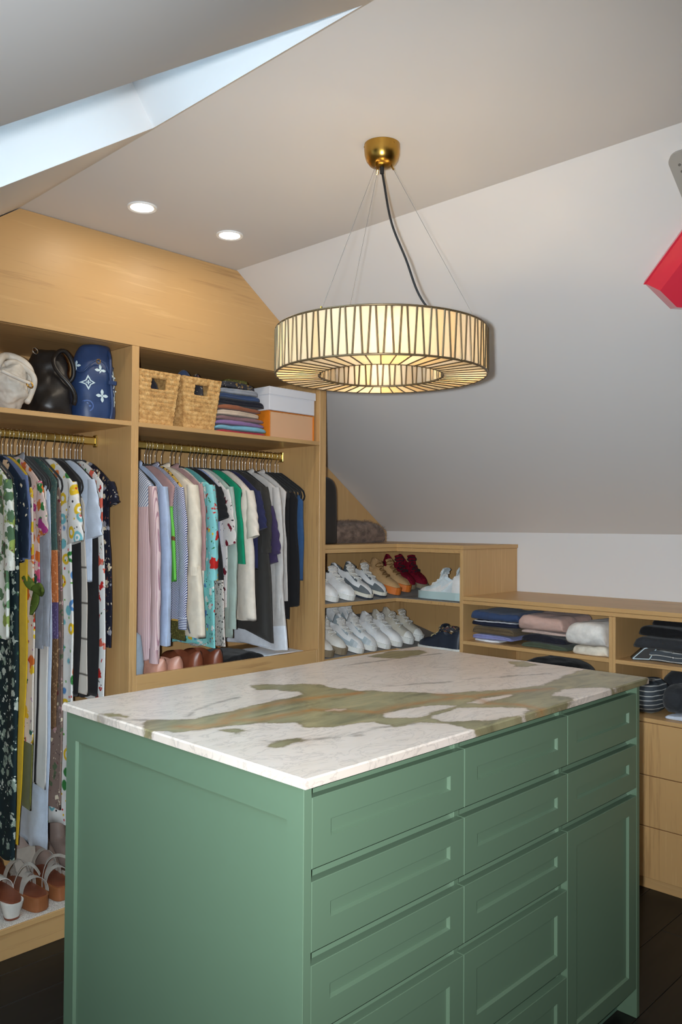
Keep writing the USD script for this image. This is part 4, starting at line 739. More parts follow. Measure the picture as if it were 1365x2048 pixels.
# folded cloth: layers swept across the width, front towards -y
def folded(name, label, cat_, m, loc_, w, d, h, layers=2, rz=0, seed=0, sag=.1, group=None, amp=.006, lean=0.0, dome=.12, part='cloth'):
    r = np.random.default_rng(seed); nx, nf = 30, 12*layers + 4
    t_ = np.linspace(0, 1, nf); fr_ = np.stack([-d/2 - .35*h/layers*np.abs(np.sin(layers*np.pi*t_))**.55 + .006, t_*h], -1)
    tp = np.linspace(-d/2, d/2, 14)[1:-1]; top_ = np.stack([tp, np.full(12, h)], -1); bk = np.stack([d/2 + .2*h*np.sin(np.pi*t_[::-1]), t_[::-1]*h], -1); bt = np.stack([tp[::-1], np.zeros(12)], -1)
    pr = np.vstack([fr_, top_, bk, bt]); P = []
    ph = r.uniform(0, 6, 4)
    for i, u in enumerate(np.linspace(-1, 1, nx)):
        e = (1 - abs(u)**6)**.5 if abs(u) < 1 else 0; e = max(e, .05); sc_ = .5 + .5*e
        q = pr.copy(); q[:, 0] *= (.90 + .10*e); zc_ = q[:, 1]*(.35 + .65*e)*(1 + sag*np.sin(2.2*u + ph[0])) 
        P.append(np.stack([np.full(len(q), u*w/2*1.0), q[:, 0] + .006*np.sin(3*u + ph[1]), zc_ + dome*h*(1-u*u)*(q[:, 1]/h) + lean*u*w/2*(q[:, 1]/h)], -1))
    mm = fixn(grid(np.array(P), close_v=True, cap=True)); zmin = mm.vertices[:, 2].copy()
    bump_mesh(mm, amp, 26, seed, 3); mm.vertices[:, 2] = np.where(zmin < .002, zmin, np.maximum(mm.vertices[:, 2], .0012)); mm.vertices[:, 2] -= mm.vertices[:, 2].min() - .0004
    g = thing(name, label, cat_, loc_, rz, group); obj(part, mm, m, g, smooth=True); return g, float(mm.vertices[:, 2].max())
stack = [('card_red', 'red', .012, .250), ('c_sky', 'sky blue', .016, .256), ('c_lilac', 'lilac', .015, .250), ('c_plum', 'faded plum', .014, .236), ('c_sand', 'sand coloured', .018, .220), ('scarf_rust', 'rust and brown', .015, .226),
         ('ink', 'inky black', .022, .238), ('navy_fold', 'dark navy', .017, .215), ('grey_marl', 'grey marl', .018, .205), ('scarf_print', 'patterned red and grey', .020, .186)]
for n, c in (('card_red', lin(170, 50, 66)), ('c_sky', lin(122, 178, 200)), ('c_lilac', lin(140, 112, 160)), ('c_plum', lin(140, 108, 112)), ('c_sand', lin(206, 186, 166)), ('scarf_rust', lin(150, 92, 66))): cloth(n, c)
z = ZS; ord_ = ['bottom', 'second', 'third', 'fourth', 'fifth', 'sixth', 'seventh', 'eighth', 'ninth', 'topmost']
for i, (m, nm, h, w) in enumerate(stack):
    _, hh = folded('folded_scarf', f'{nm} folded scarf, {ord_[i]} of the stack beside the baskets', 'scarf', m, (2.070 - (.250-w)*.35, 2.64, z), w, .19, h, 2 if h > .016 else 1, 0, i+3, .05, 'folded scarves on the top shelf', .003, dome=.06)
    z += hh + .0008
_, hh = folded('folded_scarf', 'black and gold folded scarf lying across the top of the stack', 'scarf', 'olive_sequin', (2.085, 2.66, z), .11, .15, .016, 1, -12, 31, .05, 'folded scarves on the top shelf', .003)
# boxes
ob = thing('storage_box', 'orange cardboard box with a peach front under the white box', 'box', (2.327, 2.66, ZS))
obj('tray', cat([bx(-.126, .126, -.118, .13, .0005, .004, .0005), bx(-.126, -.121, -.126, .13, .0005, .106, .0005), bx(.121, .126, -.126, .13, .0005, .106, .0005), bx(-.121, .121, .125, .13, .0005, .106, .0005)]), 'card_orange', ob)
obj('front_flap', bx(-.1205, .1205, -.122, -.118, .001, .105, .0005), 'card_peach', ob); obj('lid', bx(-.126, .126, -.117, .13, .1065, .110, .0008), 'card_orange', ob)
wb = thing('shoe_box', 'white lidded cardboard box on top of the orange box', 'box', (2.327, 2.668, ZS+.1105))
obj('base', bx(-.127, .127, -.134, .142, .0004, .090, .0015), 'card_white', wb); obj('lid', cat([bx(-.131, .131, -.138, .146, .0915, .096, .0015), bx(-.131, -.1285, -.138, .146, .064, .0915, .0005), bx(.1285, .131, -.138, .146, .064, .0915, .0005), bx(-.1285, .1285, -.138, -.1355, .064, .0915, .0005), bx(-.1285, .1285, .1435, .146, .064, .0915, .0005)]), 'card_white', wb)
# things peeking from the baskets
def bundle(label, m, loc_, r3, seed, amp=.012, cat_='scarf', name='scarf_bundle'):
    g = thing(name, label, cat_, loc_); s = trimesh.creation.icosphere(4, 1); s.vertices *= r3; bump_mesh(s, amp, 30, seed, 3); s.vertices[:, 2] -= s.vertices[:, 2].min(); obj('cloth', s, m, g, smooth=True)
bundle('grey and white rolled scarf standing in the left basket', 'grey_marl', (1.641, 2.635, ZS+.007), (.017, .040, .112), 3, .004)
bundle('inky scarf filling the left basket behind its handle', 'ink', (1.697, 2.632, ZS+.007), (.032, .046, .090), 4, .005)
bundle('dark navy scarf bunched up above the right basket', 'navy_fold', (1.845, 2.628, ZS+.007), (.038, .050, .114), 5, .006)
bundle('green and cream patterned scarf at the right rim of the basket', 'scarf_print', (1.906, 2.628, ZS+.007), (.0135, .046, .110), 6, .003)
# ------------------------------------------------------------------ shoes: toe towards -y, sole on z = 0
S_ = np.linspace(0, 1, 9)
Wf = PchipInterpolator([0, .008, .03, .07, .12, .19, .32, .5, .7, .86, .94, .98, 1], [.003, .0105, .0185, .0255, .0310, .0352, .0385, .033, .029, .0295, .0255, .016, .004])
def shoe_fn(L, hs):
    hs = np.asarray(hs); Hf = PchipInterpolator([0, .012, .04, .09, .16, .30, .46, .60, .80, .94, 1], np.r_[.0215, .030, .040, .0485, hs[2:]])
    def P(s, a, off=0.0):
        w, h = Wf(s) + off, Hf(s) + off; c, sn = np.cos(a), np.sin(a); k = np.clip((s-.35)/.25, 0, 1)
        x = w*np.sign(c)*np.abs(c)**(.75 - .1*k)*(1 - .34*k*np.clip(sn, 0, 1)**1.5); z = .020 + (h-.020)*np.clip(sn, 0, 1)**(.85 - .1*k)
        return np.stack([x, (s-.5)*L*np.ones_like(x), z], -1)
    return P
def patch(fn, s0, s1, a0, a1, off, ns=16, na=16, mirror=True):
    out = []
    for lo, hi in ([(a0, a1), (np.pi-a1, np.pi-a0)] if mirror else [(a0, a1)]):
        ss, aa = np.linspace(s0, s1, ns), np.linspace(lo, hi, na); G1 = np.array([fn(s, aa, off) for s in ss])
        G0 = np.array([fn(s, aa, -.002) for s in ss]); Q = np.concatenate([G1, G0[:, ::-1]], 1)
        out.append(fixn(grid(Q, close_v=True, cap=True)))
    return out
def swoosh(fn, off, flip=False):
    u = np.linspace(0, 1, 20); s = .80 - .42*u; zc = .62 - .46*np.sin(np.minimum(u*1.5, 1)*np.pi*.5) + .10*np.clip(u-.6, 0, 1)*2.5; th = .012 + .19*np.sin(np.pi*np.clip(u, 0, 1)**.7)**1.2*(.35 + .65*u)*1.0
    out = []
    for side in (0, 1):
        R0 = []
        for k in range(20):
            aa = np.clip(np.array([zc[k]-th[k]/2, zc[k], zc[k]+th[k]/2])*1.15, .02, 1.5); aa = np.pi-aa if side else aa
            R0.append(np.vstack([fn(s[k], aa, off), fn(s[k], aa, -.001)[::-1]]))
        out.append(fixn(grid(np.array(R0), close_v=True, cap=True)))
    return out
def sneaker(name, label, m, loc_, rz=0, L=.262, over=None, sole_m='sole_white', sole_h=.023, hi=0.0, lace=True, lace_m='lace_white', sw=None, tip=None, fuzzy=0, tilt=0, tag_m=None, foxing=None, cat_='sneaker', tongue=True):
    g = thing(name, label, cat_, loc_, rz)
    if tilt: UsdGeom.Xformable(g).AddRotateXOp().Set(float(tilt))
    hs = np.array([.030, .046, .056, .064, .080, .092, .086, .094, .088]) + np.array([0, 0, 0, 0, .3, .8, 1, 1, 1])*hi
    fn = shoe_fn(L, hs); a = np.linspace(0, np.pi, 26)
    ss = np.r_[0, np.linspace(.008, .992, 44), 1]; rows = []
    for s in ss:
        q = fn(s, a); b = q[[-1, 0]].copy(); b[:, 2] = .012; rows.append(np.vstack([q, b]))
    m0 = fixn(grid(np.array(rows), close_v=True, cap=True))
    if fuzzy: bump_mesh(m0, fuzzy, 160, 2, 2)
    mm = manifold3d.Manifold(manifold3d.Mesh(np.asarray(m0.vertices, np.float32), np.asarray(m0.faces, np.uint32)))
    e = trimesh.creation.icosphere(3, 1); e.vertices *= (.0245, .32*L*.70, .060 + hi*.8); e.apply_transform(trimesh.transformations.rotation_matrix(-.16, [1, 0, 0])); e.apply_translation((0, .225*L, .104 + hi))
    ee = manifold3d.Manifold(manifold3d.Mesh(np.asarray(e.vertices, np.float32), np.asarray(e.faces, np.uint32)))
    cut = mm - ee if mm.volume() > 0 else None
    up_ = trimesh.Trimesh(*[np.array(x) for x in (cut.to_mesh().vert_properties[:, :3], cut.to_mesh().tri_verts)]) if cut is not None and cut.volume() > 0 else m0
    obj('upper', up_, m, g, smooth=40)
    # sole
    so = Polygon(np.vstack([[(Wf(s)*1.08 + .003, (s-.5)*(L+.010)) for s in np.linspace(0, 1, 40)], [(-Wf(s)*1.08 - .003, (s-.5)*(L+.010)) for s in np.linspace(1, 0, 40)]])).buffer(.0006)
    sm = trimesh.creation.extrude_polygon(so, sole_h - .001, engine='earcut'); sm.apply_translation((0, 0, .0006)); obj('sole', sm, sole_m, g, smooth=30)
    if foxing: f2 = trimesh.creation.extrude_polygon(so.buffer(.0012), .007, engine='earcut'); f2.apply_translation((0, 0, .0004)); obj('outsole', f2, foxing, g, smooth=30)
    if over:
        for nm_, ar in (('toe_overlay', (.004, .20, .0, .95, .0016)), ('heel_overlay', (.80, .995, .0, 1.1, .0016)), ('eyestay', (.30, .58, 1.02, 1.30, .0018)), ('side_overlay', (.20, .56, .0, .45, .0014))):
            for q in patch(fn, *ar): obj(nm_, q, over, g, smooth=40)
    if sw:
        for q in swoosh(fn, .0030): obj('side_logo', q, sw, g, smooth=40)
    if tip: obj('toe_cap', patch(fn, .003, .13, .0, np.pi, .0016, na=30, mirror=False)[0], tip, g, smooth=40)
    if tongue:
        ts = np.linspace(.36, .60, 10); P = []
        for k, s in enumerate(ts):
            c = fn(s, np.array([np.pi/2]))[0]; w = .017 + .006*k/9; up2 = max(0, k-5)*(.0055 + hi*.05); x = np.linspace(-w, w, 9)
            P.append(np.vstack([np.stack([x, np.full(9, c[1] - (.004 if k > 6 else 0)), c[2] + .003 + up2 - 6*x*x], -1), np.stack([x[::-1], np.full(9, c[1] + .004), c[2] - .003 + up2 - 6*x[::-1]**2], -1)]))
        obj('tongue', fixn(grid(np.array(P), close_v=True, cap=True)), tag_m or m, g, smooth=50)
    if sw == 'sh_grey':
        c = fn(.60, np.array([np.pi/2]))[0]; obj('tongue_label', bx(-.009, .009, c[1]-.0095, c[1]-.0065, c[2]+.004, c[2]+.020, .0006), 'sh_navy', g)
    if lace:
        lt = []
        for k, s in enumerate(np.linspace(.31, .55, 6)):
            x = np.linspace(-1, 1, 9); c = fn(s, np.pi/2 + x*.42, .004); c[:, 1] += .006*x*(1 if k % 2 else -1); lt.append(tube(c, .0031, 6))
        c = fn(.57, np.array([np.pi/2]), .008)[0]
        for q in (-1, 1): lt.append(tube(spline([c, c+[q*.018, -.008, .010], c+[q*.030, -.004, -.002], c+[q*.014, -.014, -.006], c], 16), .0024, 6))
        obj('laces', cat(lt), lace_m, g, smooth=60)
    return g
plain('sole_white', lin(232, 231, 226), .6); plain('lace_white', lin(236, 234, 228), .8); plain('sole_gum', lin(214, 116, 44), .5); plain('sole_taupe', lin(138, 122, 98), .7); plain('sole_cream', lin(226, 220, 204), .6); plain('sole_ice', lin(186, 208, 208), .35)
for n, c, r in (('sh_white', lin(230, 229, 228), .5), ('sh_offwhite', lin(220, 216, 208), .6), ('sh_grey', lin(96, 102, 106), .7), ('sh_tan', lin(196, 156, 108), .85), ('sh_ice', lin(214, 224, 228), .5), ('sh_navy', lin(40, 48, 62), .45), ('sh_bluegrey', lin(168, 180, 186), .6), ('sh_bone', lin(206, 198, 182), .7)): leather(n, c, r, .15)
prints('sh_red', lin(118, 14, 36), [lin(76, 12, 36), lin(146, 22, 46), lin(50, 10, 32)], 60, .3, [lin(40, 12, 24)], 130, .2, wob=.5)
plain('lace_dark', lin(40, 30, 34), .9); plain('shoelace_brown', lin(126, 92, 48), .9); plain('lace_gold', lin(200, 186, 140), .4)
zt1, zt2 = ZM+.003, ZB_+.003
TA = 15.0; sl_ = math.tan(math.radians(TA)); RY0 = 2.548       # shoes stand on grey sloping risers, heels up
for zz, nm in ((zt1, 'shoe_riser'), (zt2, 'shoe_riser')):
    r_ = obj(nm, loc(fixn(prism([(RY0, zz-.0002), (YBK-.018, zz-.0002), (YBK-.018, zz+sl_*(YBK-.018-RY0)), (RY0, zz+.0004)], 'x', 2.508, 3.425)), 3.2, 2.8), 'liner_grey', sc)
def rest(y): return sl_*(y-RY0) + .0035
def on_riser(p, z, y): UsdGeom.Xformable(p).AddRotateXOp().Set(TA)
# upper shelf
a1 = sneaker('sneaker', 'white leather sneaker at the left end of the upper shoe shelf', 'sh_white', (2.594, 2.672, zt1 + rest(2.672)), 4, sole_m='sole_white', over='sh_white'); UsdGeom.Xformable(a1).AddRotateXOp().Set(TA)
q = dup(a1, 'white leather sneaker next to the grey and white pair', (2.700, 2.672, zt1 + rest(2.672)), 3, 'white sneakers on the upper shelf'); UsdGeom.Xformable(q).AddRotateXOp().Set(TA)
d1 = sneaker('sneaker', 'grey and white sneaker, left of the grey pair on the upper shelf', 'sh_white', (2.812, 2.668, zt1 + rest(2.668)), 6, over='sh_grey', sw='sh_grey', sole_m='sole_cream', foxing='sh_navy', hi=.006, tag_m='sh_offwhite'); UsdGeom.Xformable(d1).AddRotateXOp().Set(TA)
q = dup(d1, 'grey and white sneaker, right of the grey pair on the upper shelf', (2.924, 2.680, zt1 + rest(2.680)), 5, 'grey and white sneakers'); UsdGeom.Xformable(q).AddRotateXOp().Set(TA)
t1 = sneaker('sneaker', 'tan suede sneaker with a gum sole beside the grey pair', 'sh_tan', (3.040, 2.690, zt1 + rest(2.690)), 4, over='sh_tan', sole_m='sole_gum', sole_h=.034, lace_m='shoelace_brown', hi=.008); UsdGeom.Xformable(t1).AddRotateXOp().Set(TA)
q = dup(t1, 'tan suede sneaker with a gum sole beside the crimson pair', (3.148, 2.715, zt1 + rest(2.715)), 3, 'tan sneakers'); UsdGeom.Xformable(q).AddRotateXOp().Set(TA)
r1 = sneaker('sneaker', 'crimson woven sneaker behind the tan pair', 'sh_red', (3.250, 2.740, zt1 + rest(2.740)), -10, sole_m='sole_taupe', lace_m='lace_dark', fuzzy=.0018, hi=.018, L=.25, tag_m='sh_red'); UsdGeom.Xformable(r1).AddRotateXOp().Set(TA)
q = dup(r1, 'crimson woven sneaker in the far corner of the upper shelf', (3.345, 2.735, zt1 + rest(2.735)), -12, 'crimson sneakers'); UsdGeom.Xformable(q).AddRotateXOp().Set(TA)
sneaker('high_top', 'pale blue and white high top sneaker standing side on', 'sh_ice', (3.092, 2.332, zt1), 176, L=.27, sole_m='sole_ice', sole_h=.036, hi=.030, sw='sh_white', over='sh_white')
sneaker('high_top', 'pale blue and white high top sneaker behind its twin', 'sh_ice', (3.225, 2.340, zt1), 178, L=.27, sole_m='sole_ice', sole_h=.036, hi=.030, sw='sh_white', over='sh_white')
# lower shelf, front row
b1 = sneaker('sneaker', 'bone sneaker with taupe sole at the left end of the lower shelf', 'sh_offwhite', (2.562, 2.668, zt2 + rest(2.668)), 5, L=.255, sole_m='sole_taupe', sole_h=.030, lace_m='lace_white'); UsdGeom.Xformable(b1).AddRotateXOp().Set(TA)
b2 = dup(b1, 'bone sneaker with taupe sole beside the blue trimmed white pair', (2.652, 2.672, zt2 + rest(2.672)), 4, 'bone sneakers'); UsdGeom.Xformable(b2).AddRotateXOp().Set(TA)
c1 = sneaker('sneaker', 'white sneaker with thick laces, left one of the blue tinged pair', 'sh_white', (2.748, 2.664, zt2 + rest(2.664)), 6, L=.265, over='sh_bluegrey', lace_m='lace_white', tip='sh_white'); UsdGeom.Xformable(c1).AddRotateXOp().Set(TA)
q = dup(c1, 'white sneaker with thick laces, right one of the blue tinged pair', (2.842, 2.668, zt2 + rest(2.668)), 5, 'blue tinged white sneakers'); UsdGeom.Xformable(q).AddRotateXOp().Set(TA)
e1 = sneaker('sneaker', 'plain white sneaker in the middle of the lower shelf, left one', 'sh_white', (2.936, 2.664, zt2 + rest(2.664)), 6, L=.262, over='sh_white', lace_m='lace_white'); UsdGeom.Xformable(e1).AddRotateXOp().Set(TA)
q = dup(e1, 'plain white sneaker in the middle of the lower shelf, right one', (3.028, 2.668, zt2 + rest(2.668)), 5, 'plain white sneakers'); UsdGeom.Xformable(q).AddRotateXOp().Set(TA)
f1 = sneaker('sneaker', 'off white canvas sneaker with a toe cap, near the corner', 'sh_bone', (3.122, 2.676, zt2 + rest(2.676)), 6, L=.262, tip='sole_white', lace_m='lace_white', sole_h=.030); UsdGeom.Xformable(f1).AddRotateXOp().Set(TA)
q = dup(f1, 'off white canvas sneaker with a toe cap, right at the corner', (3.216, 2.690, zt2 + rest(2.690)), 5, 'off white canvas sneakers'); UsdGeom.Xformable(q).AddRotateXOp().Set(TA)
# back row, leaning with heels up on the back panel
for i, X in enumerate((2.605, 2.700, 2.795, 2.890, 2.985)):
    q = dup(e1 if i % 2 else c1, ['leftmost', 'second', 'third', 'fourth', 'rightmost'][i] + ' white sneaker leaning heel up in the back row of the lower shelf', (X, 2.858, zt2 + rest(2.858) + .012), 0, 'sneakers in the back row of the lower shelf')
    UsdGeom.Xformable(q).AddRotateXOp().Set(24.0); UsdGeom.Xformable(q).AddScaleOp().Set(Gf.Vec3f(.9, .62, .86))
n1 = sneaker('sneaker', 'dark navy sneaker standing side on at the right of the lower shelf', 'sh_navy', (3.082, 2.330, zt2), 177, L=.255, sole_m='sole_white', sole_h=.022, over='sh_navy', lace_m='lace_gold', hi=.012)
obj('sock_collar', tube([(.030*np.cos(t_), .048 + .044*np.sin(t_), .106) for t_ in np.linspace(0, 2*np.pi, 33)[:-1]], .011, 10, True), 'flower_bw' if False else 'scarf_print', n1, smooth=True)
# pumps and loafers on the floor of the right bay, heels to the front
def pump(name, label, m, loc_, rz, hs, L=.24, cat_='shoe'):
    g = thing(name, label, cat_, loc_, rz); fn = shoe_fn(L, np.array(hs)); a = np.linspace(0, np.pi, 24); ss = np.r_[0, np.linspace(.01, .99, 40), 1]
    rows = [np.vstack([fn(s, a), fn(s, a)[[-1, 0]]*[1, 1, 0] + [0, 0, .006]]) for s in ss]; m0 = fixn(grid(np.array(rows), close_v=True, cap=True))
    e = trimesh.creation.icosphere(3, 1); e.vertices *= (.029, .33*L, .060); e.apply_translation((0, .14*L, .078))
    A_, B_ = [manifold3d.Manifold(manifold3d.Mesh(np.asarray(q.vertices, np.float32), np.asarray(q.faces, np.uint32))) for q in (m0, e)]
    c = (A_ - B_).to_mesh(); obj('upper', trimesh.Trimesh(c.vert_properties[:, :3], c.tri_verts), m, g, smooth=40)
    so = Polygon(np.vstack([[(Wf(s)*.95, (s-.5)*L) for s in np.linspace(0, 1, 30)], [(-Wf(s)*.95, (s-.5)*L) for s in np.linspace(1, 0, 30)]])); sm = trimesh.creation.extrude_polygon(so, .006, engine='earcut'); sm.apply_translation((0, 0, .0006)); obj('sole', sm, 'leather_brown', g)
    return g
zf = .7925
p1 = pump('pump', 'pale pink leather pump beside the blue denim, left one', 'leather_pink', (1.700, 2.652, zf), 184, [.02, .03, .036, .042, .050, .056, .062, .066, .060])
dup(p1, 'pale pink leather pump beside the brown shoes, right one', (1.778, 2.655, zf), 180, 'pink pumps')
l1 = pump('loafer', 'brown leather shoe beside the pink pumps, left one', 'leather_brown', (1.872, 2.66, zf), 180, [.03, .045, .055, .06, .068, .07, .072, .076, .07])
dup(l1, 'brown leather shoe next to the black cloth, right one', (1.962, 2.655, zf), 180, 'brown shoes')
# shoes on the platform of the left bay
zp_ = .1015
def platform(label, x, y, rz, group=None):
    g = thing('platform_sandal', label, 'sandal', (x, y, zp_), rz)
    so = Polygon([(.037*np.sign(np.cos(t_))*abs(np.cos(t_))**.55, .115*np.sign(np.sin(t_))*abs(np.sin(t_))**.7) for t_ in np.linspace(0, 2*np.pi, 49)[:-1]])
    m1 = trimesh.creation.extrude_polygon(so.buffer(-.004), .046, engine='earcut'); m1.apply_translation((0, 0, .0006)); m2 = trimesh.creation.extrude_polygon(so, .040, engine='earcut'); m2.apply_translation((0, 0, .006))
    obj('platform', cat([m1, m2]), 'leather_brown_tan', g, smooth=40); ins = trimesh.creation.extrude_polygon(so.buffer(-.006), .003, engine='earcut'); ins.apply_translation((0, 0, .046)); obj('insole', ins, 'leather_brown', g)
    for k, y0 in enumerate((-.06, -.02, .05)):
        a = np.linspace(0, np.pi, 20); h = .05 if k < 2 else .075
        obj('strap', ribbon([(.034*np.cos(t_), y0 + .02*np.cos(t_)*(1 if k % 2 else -1), .047 + h*np.sin(t_)) for t_ in a], .020), 'strap_grey', g, smooth=60)
    return g
def ribbon(pts, w, ax=(0, 1, 0), t_=.0016):
    pts = np.array(pts, float); d = np.gradient(pts, axis=0); d /= np.linalg.norm(d, axis=1)[:, None]; s = np.array(ax, float) - d*(d@np.array(ax, float))[:, None]; s /= np.linalg.norm(s, axis=1)[:, None] + 1e-9; n = np.cross(d, s)
    Q = np.stack([pts + s*w/2 + n*t_/2, pts - s*w/2 + n*t_/2, pts - s*w/2 - n*t_/2, pts + s*w/2 - n*t_/2], 1); return fixn(grid(Q, close_v=True, cap=True))
leather('leather_brown_tan', lin(150, 92, 54), .5); cloth('strap_grey', lin(172, 164, 154)); leather('leather_white', lin(226, 222, 214), .4); leather('leather_choc', lin(92, 62, 46), .5); leather('leather_mushroom', lin(140, 122, 114), .6)
s1 = platform('tan platform sandal with loose grey straps at the front', 1.252, 2.645, 4)
dup(s1, 'tan platform sandal with loose grey straps near the island', (1.352, 2.668, zp_), -3, 'platform sandals')
for q, (x, y) in enumerate(((1.262, 2.66), (1.30, 2.67))):
    g = thing('ankle_tie', ['grey ribbon tie looped over the front sandal', 'grey ribbon tie trailing between the two sandals'][q], 'ribbon', (x, y, zp_))
    obj('ribbon', ribbon(spline([(-.055, -.03, .035), (-.045, -.02, .08), (-.005, -.03, .125), (.012, -.05, .11), (.02, -.06, .06 if q else .09)] if q == 0 else [(.0, -.06, .012), (.012, -.03, .07), (.04, -.045, .128), (.075, -.06, .12), (.098, -.075, .09)], 40), .016, (.5, .8, .2)), 'strap_grey', g, smooth=60)
def mule(label, m, x, y, z, rz, tip_m, group=None):
    g = thing('mule', label, 'shoe', (x, y, z), rz); so = lambda k: [(.034*k*np.sign(np.cos(t_))*abs(np.cos(t_))**.7, .034*k*np.sin(t_)) for t_ in np.linspace(0, 2*np.pi, 33)[:-1]]
    P = np.array([np.hstack([np.array(so(k)), np.full((32, 1), zz)]) for zz, k in ((.0006, .60), (.004, .64), (.022, .76), (.040, .92), (.052, 1.0), (.056, .98))]); obj('heel', fixn(grid(P, close_v=True, cap=True)), m, g, smooth=40)
    obj('heel_tip', fixn(grid(np.array([np.hstack([np.array(so(k)), np.full((32, 1), zz)]) for zz, k in ((.0003, .64), (.007, .70))]), close_v=True, cap=True)), tip_m, g)
    fb = Polygon([(.034*np.sign(np.cos(t_))*abs(np.cos(t_))**.7, .075 + .11*np.sin(t_)) for t_ in np.linspace(0, 2*np.pi, 41)[:-1]]); f_ = trimesh.creation.extrude_polygon(fb, .006, engine='earcut'); f_.apply_translation((0, 0, .0565)); obj('footbed', f_, tip_m, g)
    obj('strap', ribbon([(.035*np.cos(t_), .09, .056 + .045*np.sin(t_)) for t_ in np.linspace(0, np.pi, 24)], .05), m, g, smooth=60); return g
mule('white heeled mule with a brown tip at the platform edge', 'leather_white', 1.172, 2.562, zp_, 0, 'leather_brown')
mule('white heeled mule cut off at the left edge of the photo', 'leather_white', 1.085, 2.590, zp_, 8, 'leather_brown')
mu = mule('dark brown heeled mule on the floor of the left bay behind', 'leather_choc', 1.222, 2.772, zp_, -6, 'leather_brown')
sl = thing('slipper', 'grey slipper sole leaning upright behind the sandals', 'slipper', (1.318, 2.765, zp_+.004)); UsdGeom.Xformable(sl).AddRotateXOp().Set(-14.0)
so = Polygon([(.040*np.sign(np.cos(t_))*abs(np.cos(t_))**.8, .118 + .118*np.sin(t_)) for t_ in np.linspace(0, 2*np.pi, 49)[:-1]]); m1 = trimesh.creation.extrude_polygon(so, .014, engine='earcut'); m1.vertices = m1.vertices[:, [0, 2, 1]]; obj('sole', fixn(m1), 'strap_grey', sl, smooth=40)
obj('band', ribbon([(.042*np.cos(t_), -.030*np.sin(t_), .15) for t_ in np.linspace(0, np.pi, 20)], .06, (0, 0, 1)), 'leather_mushroom', sl, smooth=60)
for q, X in enumerate((1.418, 1.486)):
    bt = thing('ankle_boot', ['mushroom suede ankle boot behind the sandals, left one', 'mushroom suede ankle boot behind the sandals, right one'][q], 'boot', (X, 2.852, zp_)); rows = [(.001, 0, .0, .030, .10, 3), (.02, 0, 0, .032, .104, 3), (.06, 0, .015, .031, .085, 2.5), (.10, 0, .045, .030, .052, 2.3), (.16, 0, .050, .030, .048, 2.2), (.20, 0, .050, .032, .050, 2.2)]
    obj('upper', fixn(grid(loft(PchipInterpolator(np.linspace(0, 1, 6), np.array(rows))(np.linspace(0, 1, 30))), close_v=True, cap=True)), 'leather_mushroom', bt, smooth=50); obj('sole', fixn(grid(loft(np.array([(.0004, 0, 0, .031, .102, 3), (.012, 0, 0, .0335, .107, 3)])), close_v=True, cap=True)), 'leather_choc', bt)
# ------------------------------------------------------------------ folded clothes on the low cabinet, front towards -x
Z3_, Z4_ = Z3+.0004, Z4+.0004
def pile(items, x, y, z):
    for (nm, lab, m, w, d, h, n, kw) in items:
        _, hh = folded(nm, lab, kw.pop('cat', 'folded clothing'), m, (x + kw.pop('dx', 0), y + kw.pop('dy', 0), z), w, d, h, n, -90, len(lab), **kw); z += hh + .0008
    return z
G1 = 'folded clothes on the low cabinet'
pile([('folded_shirt', 'white folded tee at the bottom of the left pile', 'white_cotton', .13, .22, .010, 1, dict(dy=.045)), ('folded_shirt', 'periwinkle blue folded top in the left pile', 'periwinkle', .20, .24, .018, 2, dict(dy=.01, amp=.004)),
      ('folded_jumper', 'olive brown folded jumper in the left pile', 'brown_felt', .215, .24, .030, 2, dict()), ('folded_jumper', 'navy folded top with white edging in the left pile', 'navy_stripe', .235, .24, .022, 2, dict(amp=.003)),
      ('folded_jumper', 'blue denim folded shirt on top of the left pile', 'navy_fold', .245, .25, .036, 1, dict(dy=-.01, sag=.2))], 3.150, 2.018, Z3_)
pile([('folded_shirt', 'moss green folded top at the bottom of the middle pile', 'moss', .215, .22, .018, 2, dict()), ('folded_shirt', 'black folded top in the middle pile', 'ink', .205, .23, .024, 2, dict()),
      ('folded_jumper', 'thin dusty pink folded top in the middle pile', 'rose_knit', .215, .23, .012, 1, dict(amp=.004)), ('folded_jumper', 'large dusty pink folded jumper on top of the middle pile', 'dusty_pink', .205, .25, .056, 1, dict(sag=.15, amp=.008))], 3.150, 1.778, Z3_)
zq = pile([('folded_blanket', 'cream fleece throw on the shelf under the white blanket', 'cream_fleece', .150, .24, .036, 1, dict(amp=.008, cat='blanket')), ('folded_blanket', 'puffy white blanket bulging at the right of the shelf', 'white_blanket', .168, .27, .082, 1, dict(amp=.008, sag=.03, dome=.04, dx=-.01, cat='blanket'))], 3.140, 1.563, Z3_)
pile([('folded_jumper', 'dark grey jumper with white stripes on the right shelf', 'grey_stripe', .23, .24, .034, 2, dict(dy=-.01)), ('folded_jumper', 'charcoal wool jumper on the striped jumper', 'charcoal_knit', .26, .26, .040, 1, dict(amp=.006)),
      ('folded_jumper', 'black wool jumper on top of the charcoal jumper', 'black_knit', .25, .24, .036, 1, dict(dy=-.01, amp=.007)), ('folded_jumper', 'black folded cardigan topmost on the right shelf', 'black_knit', .21, .22, .024, 1, dict(dy=-.035, amp=.006))], 3.185, 1.268, Z3_)
